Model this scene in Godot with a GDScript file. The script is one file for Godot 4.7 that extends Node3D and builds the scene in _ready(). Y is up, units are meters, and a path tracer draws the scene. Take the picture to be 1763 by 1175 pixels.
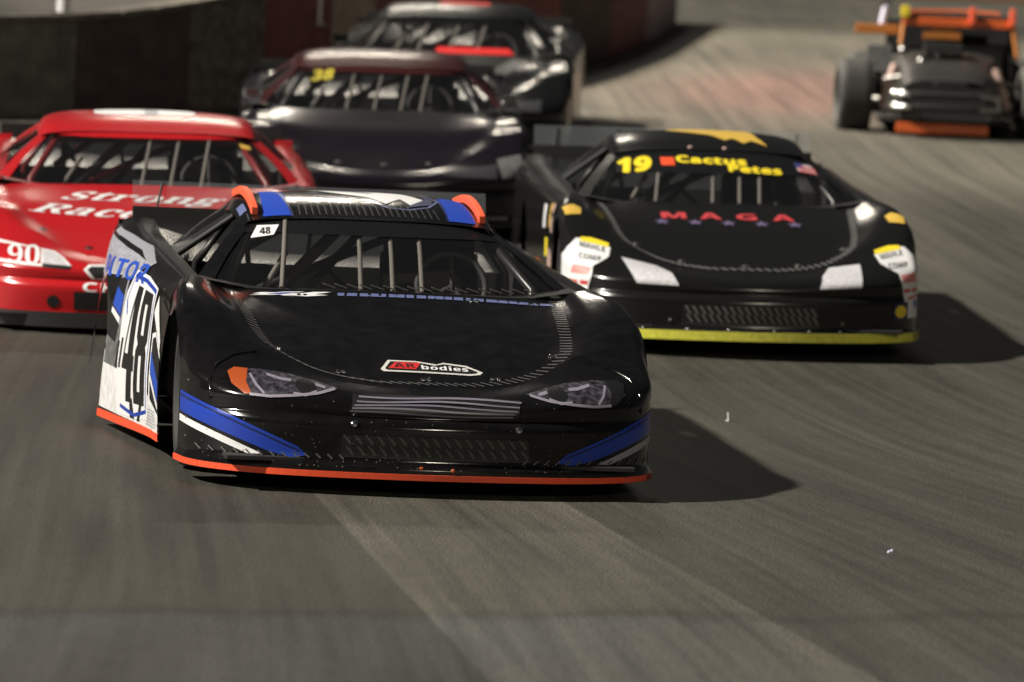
extends Node3D
# A night race on a banked asphalt oval: five late model stock cars and an open wheel modified come round the turn.

var M := {}
var rng := RandomNumberGenerator.new()

# ---------------------------------------------------------------- small helpers
func lin(r: float, g: float, b: float) -> Color:
	return Color(r, g, b).linear_to_srgb()

func mat(key: String, c: Color, rough := 0.5, metal := 0.0, coat := 0.0) -> StandardMaterial3D:
	var m := StandardMaterial3D.new()
	m.resource_name = key
	m.albedo_color = c.linear_to_srgb()
	m.roughness = rough
	m.metallic = metal
	m.cull_mode = BaseMaterial3D.CULL_DISABLED
	if coat > 0.0:
		m.clearcoat_enabled = true
		m.clearcoat = coat
		m.clearcoat_roughness = 0.06
	M[key] = m
	return m

func tag(o: Node, label: String, category: String, group := "") -> Node:
	o.set_meta("label", label)
	o.set_meta("category", category)
	if group != "":
		o.set_meta("group", group)
	return o

func base(called: String, at: Vector3, turn := 0.0) -> Node3D:
	var o := Node3D.new()
	o.name = called
	add_child(o, true)
	o.position = at
	o.rotation.y = turn
	return o

const SMALL := ["edge_stitching", "lip_stitching", "mesh_print", "chrome_streak", "hood_lettering", "tyre_scuff", "fine_print", "cowl_edging", "flag_stripe", "hood_emblem", "sticker_lettering", "roof_rib", "road_grit"]

func put(called: String, m: Mesh, material: Material, parent: Node) -> MeshInstance3D:
	var o := MeshInstance3D.new()
	o.name = called
	o.mesh = m
	o.material_override = material
	parent.add_child(o, true)
	if called in SMALL:
		o.set_meta("kind", "stuff")
	return o

# ---------------------------------------------------------------- surfaces
func cat(a: Vector3, b: Vector3, c: Vector3, d: Vector3, t: float) -> Vector3:
	return 0.5 * ((2.0 * b) + (c - a) * t + (2.0 * a - 5.0 * b + 4.0 * c - d) * t * t + (3.0 * b - a - 3.0 * c + d) * t * t * t)

func along(p: Array, u: float) -> Vector3:
	var n := p.size() - 1
	if n == 1:
		return p[0].lerp(p[1], u)
	var s := clampf(u, 0.0, 1.0) * n
	var i := mini(int(s), n - 1)
	var t := s - i
	var a: Vector3 = p[i - 1] if i > 0 else 2.0 * p[0] - p[1]
	var d: Vector3 = p[i + 2] if i + 2 <= n else 2.0 * p[n] - p[n - 1]
	return cat(a, p[i], p[i + 1], d, t)

func grid(net: Array, nu: int, nv: int) -> Array:
	# rows of control points -> (nu + 1) rows of (nv + 1) points on the smooth surface through them
	var cols := []
	for row in net:
		var r := []
		for j in nv + 1:
			r.append(along(row, float(j) / nv))
		cols.append(r)
	var g := []
	for i in nu + 1:
		var out := PackedVector3Array()
		for j in nv + 1:
			var line := []
			for r in cols:
				line.append(r[j])
			out.append(along(line, float(i) / nu))
		g.append(out)
	return g

func mirrored(half: Array) -> Array:
	var net := []
	for row in half:
		var r := []
		for k in range(row.size() - 1, 0, -1):
			r.append(Vector3(-row[k].x, row[k].y, row[k].z))
		for p in row:
			r.append(p)
		net.append(r)
	return net

func flipped(net: Array) -> Array:
	var out := []
	for row in net:
		var r := []
		for p in row:
			r.append(Vector3(-p.x, p.y, p.z))
		out.append(r)
	return out

func normals(g: Array, inside: Vector3) -> Array:
	var out := []
	var total := 0.0
	for i in g.size():
		var row := PackedVector3Array()
		for j in g[0].size():
			var du: Vector3 = g[mini(i + 1, g.size() - 1)][j] - g[maxi(i - 1, 0)][j]
			var dv: Vector3 = g[i][mini(j + 1, g[0].size() - 1)] - g[i][maxi(j - 1, 0)]
			var n := du.cross(dv).normalized()
			total += n.dot((g[i][j] - inside).normalized())
			row.append(n)
		out.append(row)
	if total < 0.0:
		for i in out.size():
			for j in out[i].size():
				out[i][j] = -out[i][j]
	return [out, total >= 0.0]

func shell(g: Array, inside: Vector3) -> ArrayMesh:
	var nn: Array = normals(g, inside)
	var w: int = g[0].size()
	var v := PackedVector3Array()
	var n := PackedVector3Array()
	var uv := PackedVector2Array()
	var ix := PackedInt32Array()
	for i in g.size():
		v.append_array(g[i])
		n.append_array(nn[0][i])
		for j in w:
			uv.append(Vector2(float(j) / (w - 1), float(i) / (g.size() - 1)))
	for i in g.size() - 1:
		for j in w - 1:
			var a := i * w + j
			if nn[1]:
				ix.append_array([a, a + 1, a + w, a + 1, a + w + 1, a + w])
			else:
				ix.append_array([a, a + w, a + 1, a + 1, a + w, a + w + 1])
	var s := []
	s.resize(Mesh.ARRAY_MAX)
	s[Mesh.ARRAY_VERTEX] = v
	s[Mesh.ARRAY_NORMAL] = n
	s[Mesh.ARRAY_TEX_UV] = uv
	s[Mesh.ARRAY_INDEX] = ix
	var m := ArrayMesh.new()
	m.add_surface_from_arrays(Mesh.PRIMITIVE_TRIANGLES, s)
	return m

func st_new() -> SurfaceTool:
	var st := SurfaceTool.new()
	st.begin(Mesh.PRIMITIVE_TRIANGLES)
	return st

func tri(st: SurfaceTool, a: Vector3, b: Vector3, c: Vector3, n: Vector3, smooth: Array = []) -> void:
	# front faces run clockwise seen along the normal
	var p := [a, b, c]
	var q: Array = smooth
	if (b - a).cross(c - a).dot(n) > 0.0:
		p = [a, c, b]
		if q.size() == 3:
			q = [smooth[0], smooth[2], smooth[1]]
	for k in 3:
		st.set_normal(q[k] if q.size() == 3 else n)
		st.set_uv(Vector2(p[k].x, p[k].y))
		st.add_vertex(p[k])

func quad(st: SurfaceTool, a: Vector3, b: Vector3, c: Vector3, d: Vector3, n: Vector3) -> void:
	tri(st, a, b, c, n)
	tri(st, a, c, d, n)

func box(st: SurfaceTool, at: Vector3, size: Vector3, basis := Basis()) -> void:
	# a box with its edges slightly cut
	var h := size * 0.5
	var c: float = minf(0.006, minf(h.x, minf(h.y, h.z)) * 0.3)
	for ax in 3:
		for sgn in [-1.0, 1.0]:
			var n := Vector3.ZERO
			n[ax] = sgn
			var u := Vector3.ZERO
			var w := Vector3.ZERO
			u[(ax + 1) % 3] = h[(ax + 1) % 3] - c
			w[(ax + 2) % 3] = h[(ax + 2) % 3] - c
			var o := n * h[ax]
			quad(st, at + basis * (o - u - w), at + basis * (o + u - w), at + basis * (o + u + w), at + basis * (o - u + w), basis * n)
	for ax in 3:
		for s1 in [-1.0, 1.0]:
			for s2 in [-1.0, 1.0]:
				var b1 := (ax + 1) % 3
				var b2 := (ax + 2) % 3
				var e := Vector3.ZERO
				e[ax] = h[ax] - c
				var p := Vector3.ZERO
				p[b1] = s1 * h[b1]
				p[b2] = s2 * (h[b2] - c)
				var q := Vector3.ZERO
				q[b1] = s1 * (h[b1] - c)
				q[b2] = s2 * h[b2]
				var n := Vector3.ZERO
				n[b1] = s1
				n[b2] = s2
				quad(st, at + basis * (p - e), at + basis * (p + e), at + basis * (q + e), at + basis * (q - e), basis * n.normalized())

func box_mesh(at: Vector3, size: Vector3, basis := Basis()) -> ArrayMesh:
	var st := st_new()
	box(st, at, size, basis)
	return st.commit()

func beam(st: SurfaceTool, a: Vector3, b: Vector3, w: float, h: float, up := Vector3.UP) -> void:
	var z := (b - a).normalized()
	var x := up.cross(z).normalized()
	var y := z.cross(x)
	box(st, (a + b) * 0.5, Vector3(w, h, a.distance_to(b)), Basis(x, y, z))

func tube(st: SurfaceTool, pts: Array, r: float, sides := 8, cap := true) -> void:
	var rings := []
	var up := Vector3(0.31, 0.87, 0.23).normalized()
	for i in pts.size():
		var d: Vector3 = (pts[mini(i + 1, pts.size() - 1)] - pts[maxi(i - 1, 0)]).normalized()
		var x := up.cross(d).normalized()
		var y := d.cross(x)
		var ring := []
		for k in sides:
			var a := TAU * k / sides
			ring.append([pts[i] + (x * cos(a) + y * sin(a)) * r, x * cos(a) + y * sin(a)])
		rings.append(ring)
	for i in pts.size() - 1:
		for k in sides:
			var l := (k + 1) % sides
			var a: Array = rings[i][k]
			var b: Array = rings[i][l]
			var c: Array = rings[i + 1][l]
			var d: Array = rings[i + 1][k]
			tri(st, a[0], b[0], c[0], a[1] + b[1], [a[1], b[1], c[1]])
			tri(st, a[0], c[0], d[0], a[1] + b[1], [a[1], c[1], d[1]])
	if cap:
		for e in [0, pts.size() - 1]:
			var n: Vector3 = (pts[0] - pts[1]).normalized() if e == 0 else (pts[e] - pts[e - 1]).normalized()
			for k in sides:
				tri(st, pts[e], rings[e][k][0], rings[e][(k + 1) % sides][0], n)

func tube_mesh(pts: Array, r: float, sides := 8) -> ArrayMesh:
	var st := st_new()
	tube(st, pts, r, sides)
	return st.commit()

func lathe(st: SurfaceTool, profile: Array, centre: Vector3, axis: Vector3, sides := 32) -> void:
	# profile: Vector2(distance along the axis, radius)
	var z := axis.normalized()
	var x := (Vector3.UP if absf(z.y) < 0.9 else Vector3.RIGHT).cross(z).normalized()
	var y := z.cross(x)
	for i in profile.size() - 1:
		var p: Vector2 = profile[i]
		var q: Vector2 = profile[i + 1]
		var s := (q - p)
		for k in sides:
			var a := TAU * k / sides
			var b := TAU * (k + 1) / sides
			var ra := x * cos(a) + y * sin(a)
			var rb := x * cos(b) + y * sin(b)
			var na := (ra * s.x - z * s.y).normalized()
			var nb := (rb * s.x - z * s.y).normalized()
			var v := [centre + z * p.x + ra * p.y, centre + z * p.x + rb * p.y, centre + z * q.x + rb * q.y, centre + z * q.x + ra * q.y]
			tri(st, v[0], v[1], v[2], na + nb, [na, nb, nb])
			tri(st, v[0], v[2], v[3], na + nb, [na, nb, na])

func disc(st: SurfaceTool, at: Vector3, n: Vector3, r: float, sides := 14) -> void:
	var z := n.normalized()
	var x := (Vector3.UP if absf(z.y) < 0.9 else Vector3.RIGHT).cross(z).normalized()
	var y := z.cross(x)
	for k in sides:
		var a := TAU * k / sides
		var b := TAU * (k + 1) / sides
		tri(st, at, at + (x * cos(a) + y * sin(a)) * r, at + (x * cos(b) + y * sin(b)) * r, z)

func bolt(st: SurfaceTool, at: Vector3, n: Vector3, r: float) -> void:
	lathe(st, [Vector2(-0.004, r), Vector2(r * 0.35, r * 0.9), Vector2(r * 0.6, r * 0.5), Vector2(r * 0.66, 0.0005)], at, n, 10)

# ---------------------------------------------------------------- decals: flat print that follows a panel
class BodySurface:
	var U: Vector3
	var V: Vector3
	var W: Vector3
	var size := 0.04
	var grain := 0.03
	var p := PackedVector3Array()
	var n := PackedVector3Array()
	var cells := {}
	func _init(u: Vector3, v: Vector3, w: Vector3) -> void:
		U = u
		V = v
		W = w
	func add(g: Array, nn: Array) -> void:
		for i in g.size() - 1:
			for j in g[0].size() - 1:
				for t in [[[i, j], [i, j + 1], [i + 1, j]], [[i, j + 1], [i + 1, j + 1], [i + 1, j]]]:
					var first := p.size()
					var lo := Vector2(INF, INF)
					var hi := -lo
					for q in t:
						var a: Vector3 = g[q[0]][q[1]]
						p.append(a)
						n.append(nn[q[0]][q[1]])
						var s := Vector2(a.dot(U), a.dot(V))
						lo = lo.min(s)
						hi = hi.max(s)
					for x in range(floori(lo.x / size), floori(hi.x / size) + 1):
						for y in range(floori(lo.y / size), floori(hi.y / size) + 1):
							var key := Vector2i(x, y)
							if not cells.has(key):
								cells[key] = PackedInt32Array()
							cells[key].append(first)
	func at(s: Vector2) -> Array:
		var key := Vector2i(floori(s.x / size), floori(s.y / size))
		var best := []
		var far := -INF
		if cells.has(key):
			for f in cells[key]:
				var a := Vector2(p[f].dot(U), p[f].dot(V))
				var b := Vector2(p[f + 1].dot(U), p[f + 1].dot(V))
				var c := Vector2(p[f + 2].dot(U), p[f + 2].dot(V))
				var d := (b - a).cross(c - a)
				if absf(d) < 1e-9:
					continue
				var y := (s - a).cross(c - a) / d
				var z := (b - a).cross(s - a) / d
				if y < -0.002 or z < -0.002 or y + z > 1.002:
					continue
				var q := p[f] * (1.0 - y - z) + p[f + 1] * y + p[f + 2] * z
				if q.dot(W) > far:
					far = q.dot(W)
					best = [q, (n[f] * (1.0 - y - z) + n[f + 1] * y + n[f + 2] * z).normalized()]
		return best

func stick_tri(st: SurfaceTool, pan: BodySurface, a: Vector2, b: Vector2, c: Vector2, lift: float) -> void:
	var v := [pan.at(a), pan.at(b), pan.at(c)]
	if v[0].is_empty() or v[1].is_empty() or v[2].is_empty():
		return
	tri(st, v[0][0] + v[0][1] * lift, v[1][0] + v[1][1] * lift, v[2][0] + v[2][1] * lift, v[0][1] + v[1][1] + v[2][1], [v[0][1], v[1][1], v[2][1]])

func stick(st: SurfaceTool, pan: BodySurface, poly: PackedVector2Array, lift := 0.002, given := 0.05) -> void:
	var cell := minf(given, pan.grain)
	lift += 0.001
	var lo := Vector2(INF, INF)
	var hi := -lo
	for q in poly:
		lo = lo.min(q)
		hi = hi.max(q)
	for x in range(floori(lo.x / cell), floori(hi.x / cell) + 1):
		for y in range(floori(lo.y / cell), floori(hi.y / cell) + 1):
			var sq := PackedVector2Array([Vector2(x, y) * cell, Vector2(x + 1, y) * cell, Vector2(x + 1, y + 1) * cell, Vector2(x, y + 1) * cell])
			for piece in Geometry2D.intersect_polygons(poly, sq):
				var ix := Geometry2D.triangulate_polygon(piece)
				for k in range(0, ix.size(), 3):
					stick_tri(st, pan, piece[ix[k]], piece[ix[k + 1]], piece[ix[k + 2]], lift)

func stroke(st: SurfaceTool, pan: BodySurface, line: PackedVector2Array, w: float, lift := 0.002, cell := 0.05) -> void:
	for poly in Geometry2D.offset_polyline(line, w * 0.5, Geometry2D.JOIN_MITER, Geometry2D.END_BUTT):
		if not Geometry2D.is_polygon_clockwise(poly):
			stick(st, pan, poly, lift, cell)

func text_tris(what: String, face := "Droid Sans", weight := 700, italic := false) -> PackedVector2Array:
	# letters as flat triangles, cap height about 1, centred
	var f := SystemFont.new()
	f.font_names = PackedStringArray([face])
	f.font_weight = weight
	f.font_italic = italic
	var t := TextMesh.new()
	t.font = f
	t.text = what
	t.font_size = 64
	t.pixel_size = 1.0 / 46.0
	t.depth = 0.0
	t.curve_step = 4.0
	var out := PackedVector2Array()
	var a := t.get_mesh_arrays()
	var v: PackedVector3Array = a[Mesh.ARRAY_VERTEX]
	var lo := Vector2(INF, INF)
	var hi := -lo
	for q in v:
		lo = lo.min(Vector2(q.x, q.y))
		hi = hi.max(Vector2(q.x, q.y))
	var c := (lo + hi) * 0.5
	var ix: PackedInt32Array = a[Mesh.ARRAY_INDEX] if a[Mesh.ARRAY_INDEX] != null else PackedInt32Array(range(v.size()))
	for k in ix:
		out.append(Vector2(v[k].x, v[k].y) - c)
	return out

func write(st: SurfaceTool, pan: BodySurface, tris: PackedVector2Array, at: Vector2, h: float, stretch := 1.0, slant := 0.0, turn := 0.0, lift := 0.003, fat := 0.0) -> void:
	if fat > 0.0:
		for e in [Vector2(-fat, 0), Vector2(fat, 0), Vector2(0, fat * 0.6), Vector2(0, -fat * 0.6)]:
			write(st, pan, tris, at + e, h, stretch, slant, turn, lift)
			lift += 0.0002
	var xf := Transform2D(turn, at) * Transform2D(Vector2(h * stretch, 0), Vector2(h * slant, h), Vector2.ZERO)
	for k in range(0, tris.size(), 3):
		stick(st, pan, PackedVector2Array([xf * tris[k], xf * tris[k + 1], xf * tris[k + 2]]), lift, 0.03)

func V(a: Array) -> PackedVector2Array:
	var o := PackedVector2Array()
	for k in range(0, a.size(), 2):
		o.append(Vector2(a[k], a[k + 1]))
	return o

func mirror2(p: PackedVector2Array) -> PackedVector2Array:
	var o := PackedVector2Array()
	for k in range(p.size() - 1, -1, -1):
		o.append(Vector2(-p[k].x, p[k].y))
	return o

func warp(p: PackedVector2Array, q: PackedVector2Array) -> PackedVector2Array:
	# from the unit square into the quad q (bottom left, bottom right, top right, top left)
	var o := PackedVector2Array()
	for s in p:
		o.append(q[0].lerp(q[1], s.x).lerp(q[3].lerp(q[2], s.x), s.y))
	return o

func decal(called: String, parent: Node, pan: BodySurface, polys: Array, material: Material, lift := 0.002, cell := 0.05) -> MeshInstance3D:
	var st := st_new()
	for q in polys:
		stick(st, pan, q, lift, cell)
	return put(called, st.commit(), material, parent)

# ---------------------------------------------------------------- the world
func rise(d: float) -> float:
	# height of the track surface, d metres in front of the camera: flat, then climbing into the turn
	var k := [Vector2(0, 0), Vector2(27, 0), Vector2(32.2, 0.13), Vector2(36, 0.25), Vector2(39, 0.38), Vector2(45, 0.76), Vector2(49, 1.00), Vector2(60, 1.5), Vector2(71, 1.95), Vector2(90, 2.75), Vector2(140, 4.6), Vector2(400, 5.0)]
	for i in k.size() - 1:
		if d <= k[i + 1].x:
			var t: float = (d - k[i].x) / (k[i + 1].x - k[i].x)
			var m0: float = 0.0 if i == 0 else (k[i + 1].y - k[i - 1].y) / (k[i + 1].x - k[i - 1].x)
			var m1: float = 0.0 if i + 2 >= k.size() else (k[i + 2].y - k[i].y) / (k[i + 2].x - k[i].x)
			var w: float = k[i + 1].x - k[i].x
			return (2 * t * t * t - 3 * t * t + 1) * k[i].y + (t * t * t - 2 * t * t + t) * w * m0 + (-2 * t * t * t + 3 * t * t) * k[i + 1].y + (t * t * t - t * t) * w * m1
	return 5.0

const TRACK_W := 16.0
const TRACK_L := 64.0

func track_picture() -> Image:
	# tyre marks, worn lanes and patches of the asphalt, laid out in metres: 16 m across, 64 m deep from 14 m
	var w := 1024
	var h := 2048
	var im := Image.create(w, h, false, Image.FORMAT_RGB8)
	var fine := FastNoiseLite.new()
	fine.seed = 4
	fine.frequency = 1.0
	fine.fractal_octaves = 3
	var wide := FastNoiseLite.new()
	wide.seed = 9
	wide.frequency = 0.35
	wide.fractal_octaves = 3
	for j in h:
		var d := 14.0 + TRACK_L * (j + 0.5) / h
		var t := 24.0 - d
		var tt := 6.0 * tanh(t / 6.0) + 0.25 * (t - 6.0 * tanh(t / 6.0))
		for i in w:
			var x := -TRACK_W * 0.5 + TRACK_W * (i + 0.5) / w
			var x0 := (x - 0.15 * tt) / (1.0 + 0.045 * clampf(tt, -10.0, 8.0))
			var s := fine.get_noise_2d(x0 * 7.0, t * 0.16)
			var s2 := fine.get_noise_2d(x0 * 2.6 + 50.0, t * 0.11 + 9.0)
			var b := wide.get_noise_2d(x * 1.2, t * 0.5)
			var f := fine.get_noise_2d(x * 9.0 + 200.0, t * 3.0)
			var thin := fine.get_noise_2d(x0 * 19.0 + 90.0, t * 0.20)
			var v := 1.06 + (0.30 if d < 25.0 else 0.40) * s + (0.26 if d < 25.0 else 0.36) * s2 + 0.30 * b + 0.14 * f + 0.26 * thin
			# the older, lighter lane between two joints in the paving
			var l1 := -0.81 + 0.128 * (24.0 - d)
			var l2 := 0.20 + 0.171 * (24.4 - d)
			if d < 26.0 and x > l1 and x < l2:
				v *= 1.50
			if absf(x - l1 - 0.07) < 0.07 and d < 26.0 and d > 17.0:
				v *= 1.30 + 0.18 * sin(d * 2.3)
			if absf(x - l2 + 0.05) < 0.05 and d < 26.0:
				v *= 1.12
			# floodlit brightness of the far turn, painted into the asphalt tone
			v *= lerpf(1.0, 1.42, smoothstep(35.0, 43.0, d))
			# darkened groove where the cars run
			var g := exp(-pow((x + 1.6 - 0.15 * (24.0 - d)) / 1.3, 2.0))
			v *= 1.0 - 0.16 * g * (1.0 if d < 40.0 else 0.4)
			# sealed joint across the track
			var js := 19.60 - 0.0 + 0.40 * (x + 0.4) * 0.9
			var jn := absf(d - js + 0.22 * wide.get_noise_2d(x * 3.0, 7.0))
			v *= 1.0 - 0.26 * exp(-pow(jn / 0.16, 2.0))
			var c := Color(0.146, 0.137, 0.108)
			if d < js:
				c = Color(0.160, 0.161, 0.150)
			c = c.lerp(Color(0.148, 0.135, 0.110), clampf(0.5 + 1.2 * wide.get_noise_2d(x * 0.7 + 31.0, t * 0.3), 0.0, 1.0))
			# reddish patch further up the turn
			var rp := 1.5 * exp(-pow((x - 2.6 + 0.08 * (d - 56.0)) / 1.4, 2.0) - pow((d - 54.5 - 1.2 * (x - 2.6)) / 3.2, 2.0))
			c = c.lerp(Color(0.225, 0.138, 0.115), minf(1.0, rp))
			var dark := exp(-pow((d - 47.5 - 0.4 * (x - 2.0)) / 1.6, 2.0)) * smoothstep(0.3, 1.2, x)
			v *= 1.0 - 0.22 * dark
			var dk2 := exp(-pow((d - 60.5 - 2.2 * (x - 1.4)) / 3.4, 2.0)) * smoothstep(3.6, 2.2, x)  # soft shadow of the far wall, painted into the asphalt
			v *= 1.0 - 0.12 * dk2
			v = clampf(v, 0.40, 2.4)
			im.set_pixel(i, j, Color(c.r * v, c.g * v, c.b * v).linear_to_srgb())
	return im

func noise_tex(freq: float, size: int, sd: int, lo: Color, hi: Color, oct := 3) -> NoiseTexture2D:
	var n := FastNoiseLite.new()
	n.seed = sd
	n.frequency = freq
	n.fractal_octaves = oct
	var t := NoiseTexture2D.new()
	t.width = size
	t.height = size
	t.seamless = true
	t.noise = n
	var gr := Gradient.new()
	gr.set_color(0, lo)
	gr.set_color(1, hi)
	t.color_ramp = gr
	return t

func wall_height(x: float) -> float:
	var h := 0.78 + 0.05 * pow(clampf(x + 4.3, 0.0, 2.9), 2.0)
	return lerpf(h, 0.50, smoothstep(-0.9, 1.3, x))

func build_setting() -> void:
	# ---- the track, one sheet to the horizon
	var xs := [-300.0, -120.0, -60.0, -30.0]
	for k in range(-16, 17):
		xs.append(k * 1.0)
	xs.append_array([30.0, 60.0, 120.0, 300.0])
	var zs := []
	var d := -40.0
	while d < 100.0:
		zs.append(d)
		d += 0.8 if d > 10.0 else 10.0
	zs.append_array([110.0, 125.0, 140.0, 200.0, 300.0, 400.0])
	var v := PackedVector3Array()
	var nn := PackedVector3Array()
	var uv := PackedVector2Array()
	var uv2 := PackedVector2Array()
	var ix := PackedInt32Array()
	for z in zs:
		for x in xs:
			v.append(Vector3(x, rise(z), -z))
			nn.append(Vector3(0, 1, (rise(z + 0.1) - rise(z - 0.1)) / 0.2).normalized())
			uv.append(Vector2((x + TRACK_W * 0.5) / TRACK_W, (z - 14.0) / TRACK_L))
			uv2.append(Vector2(x, z))
	var w := xs.size()
	for i in zs.size() - 1:
		for j in w - 1:
			var a := i * w + j
			ix.append_array([a, a + w, a + 1, a + 1, a + w, a + w + 1])
	var s := []
	s.resize(Mesh.ARRAY_MAX)
	s[Mesh.ARRAY_VERTEX] = v
	s[Mesh.ARRAY_NORMAL] = nn
	s[Mesh.ARRAY_TEX_UV] = uv
	s[Mesh.ARRAY_TEX_UV2] = uv2
	s[Mesh.ARRAY_INDEX] = ix
	var m := ArrayMesh.new()
	m.add_surface_from_arrays(Mesh.PRIMITIVE_TRIANGLES, s)
	var asphalt := mat("asphalt", Color(1, 1, 1), 0.62)
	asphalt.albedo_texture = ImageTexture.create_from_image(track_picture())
	asphalt.metallic_specular = 0.45
	asphalt.detail_enabled = true
	asphalt.detail_blend_mode = BaseMaterial3D.BLEND_MODE_MUL
	asphalt.detail_uv_layer = BaseMaterial3D.DETAIL_UV_2
	asphalt.uv2_scale = Vector3(0.33, 0.33, 0.33)
	asphalt.detail_albedo = noise_tex(0.20, 1024, 21, Color(0.20, 0.20, 0.20), Color(1.0, 1.0, 1.0), 4)
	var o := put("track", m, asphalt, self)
	o.set_meta("kind", "structure")
	o.set_meta("label", "grey brown asphalt of the banked race track with tyre marks and joints")

	# ---- the outer wall: painted concrete panels along the curve of the turn
	var line := [Vector3(-9.5, 0, -45.2), Vector3(-6.6, 0, -46.0), Vector3(-4.33, 0, -47.1), Vector3(-2.95, 0, -48.5), Vector3(-1.2, 0, -52.3), Vector3(0.6, 0, -58.6), Vector3(1.25, 0, -63.0), Vector3(1.66, 0, -67.5)]
	var pts := []
	for i in 141:
		pts.append(along(line, i / 140.0))
	var wall := base("track_wall", Vector3.ZERO)
	tag(wall, "low concrete track wall of dark, maroon and grey painted panels", "wall")
	var cuts := [-9.5, -6.5, -3.83, -2.99, -2.45, -1.92, -1.47, -0.6, 0.15, 0.72, 1.2, 1.66]
	var tones := ["wall_dark", "wall_dark", "wall_black", "wall_brown", "wall_maroon", "wall_grey", "wall_maroon", "wall_maroon", "wall_black", "wall_maroon", "wall_mauve"]
	for k in tones.size():
		var seg := []
		for p in pts:
			if p.x >= cuts[k] - 0.001 and (seg.is_empty() or seg[-1].x < cuts[k + 1]):
				seg.append(p)
		var st := st_new()
		for i in seg.size() - 1:
			var a: Vector3 = seg[i]
			var b: Vector3 = seg[i + 1]
			if i == 0:
				a = a.move_toward(b, 0.015)
			var y := minf(rise(-a.z), rise(-b.z)) - 0.05
			var top: float = rise(-(a.z + b.z) * 0.5) + wall_height((a.x + b.x) * 0.5)
			beam(st, Vector3(a.x, (y + top) * 0.5, a.z) + (b - a) * 0.0, Vector3(b.x, (y + top) * 0.5, b.z), 0.22, top - y)
		put("wall_panel", st.commit(), M[tones[k]], wall)
	var cs := st_new()
	for i in range(0, pts.size() - 4, 4):
		var a: Vector3 = pts[i]
		var b: Vector3 = pts[i + 4]
		beam(cs, a + Vector3.UP * (rise(-a.z) + wall_height(a.x) + 0.03), b + Vector3.UP * (rise(-b.z) + wall_height(b.x) + 0.03), 0.30, 0.055)
	put("wall_cap", cs.commit(), M.wall_cap, wall)
	# ---- fence posts on the wall, seen against the dark
	var posts := [[Vector3(-3.86, 0, -47.4), "white steel fence post standing on the wall at its near end", 0.055], [Vector3(-1.865, 0, -50.43), "pale marker post fixed to the wall beside the grey panel", 0.05]]
	for q in posts:
		var fp := base("fence_post", q[0] + Vector3.UP * (rise(-q[0].z) + (0.84 if q[2] > 0.05 else 0.66)))
		tag(fp, q[1], "post", "fence posts along the wall")
		put("shaft", tube_mesh([Vector3(0, 0.0, 0.0), Vector3(0, 2.4, 0.0)], q[2], 10), M.white_paint, fp)
		put("foot_plate", box_mesh(Vector3(0, 0.012, 0.0), Vector3(0.2, 0.02, 0.16)), M.steel, fp)
	# ---- earth bank behind the wall
	var bk := []
	for i in 15:
		var p: Vector3 = along(line, i / 14.0)
		var out := Vector3(-0.80, 0, -0.6)
		var r := []
		for q in [[0.5, 0.55], [3.0, 0.9], [8.0, 2.2], [16.0, 4.6], [30.0, 6.0]]:
			r.append(Vector3(p.x, rise(-p.z), p.z) + out * q[0] + Vector3.UP * (q[1] + 0.1 * sin(i * 2.1 + q[0])))
		bk.append(r)
	var bank := put("earth_bank", shell(grid(bk, 40, 16), Vector3(-5, -20, -55)), M.earth, self)
	bank.set_meta("kind", "structure")
	bank.set_meta("label", "dark earth bank behind the track wall")
	# ---- brown kerb where the far asphalt ends
	var fb := base("far_barrier", Vector3(6.0, rise(77.5), -77.5))
	tag(fb, "low brown barrier across the far end of the track at the top edge", "barrier")
	for k in 6:
		put("barrier_block", box_mesh(Vector3(-3.55 + k * 2.42, 0.18, 0), Vector3(2.4, 0.36, 0.4)), M.barrier_brown, fb)

# ---------------------------------------------------------------- the stock car
func wheel(parent: Node3D, at: Vector3, side: float, r := 0.34, w := 0.29, rim_mat := "rim_black", steer := 0.0) -> void:
	var wh := Node3D.new()
	wh.name = "wheel"
	parent.add_child(wh, true)
	wh.position = at
	wh.rotation.y = steer
	var st := st_new()
	var h := w * 0.5
	lathe(st, [Vector2(-h * 0.8, r * 0.60), Vector2(-h, r * 0.70), Vector2(-h, r * 0.88), Vector2(-h * 0.88, r * 0.965), Vector2(-h * 0.6, r), Vector2(h * 0.6, r), Vector2(h * 0.88, r * 0.965), Vector2(h, r * 0.88), Vector2(h, r * 0.70), Vector2(h * 0.8, r * 0.60)], Vector3.ZERO, Vector3(side, 0, 0), 36)
	put("tyre", st.commit(), M.rubber, wh)
	var rt := st_new()
	lathe(rt, [Vector2(-h * 0.8, r * 0.60), Vector2(-h * 0.5, r * 0.55), Vector2(h * 0.5, r * 0.55), Vector2(h * 0.85, r * 0.60), Vector2(h * 0.85, r * 0.57), Vector2(h * 0.45, r * 0.5), Vector2(h * 0.3, r * 0.22), Vector2(h * 0.42, r * 0.1), Vector2(h * 0.42, 0.001)], Vector3.ZERO, Vector3(side, 0, 0), 28)
	put("rim", rt.commit(), M[rim_mat], wh)

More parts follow.
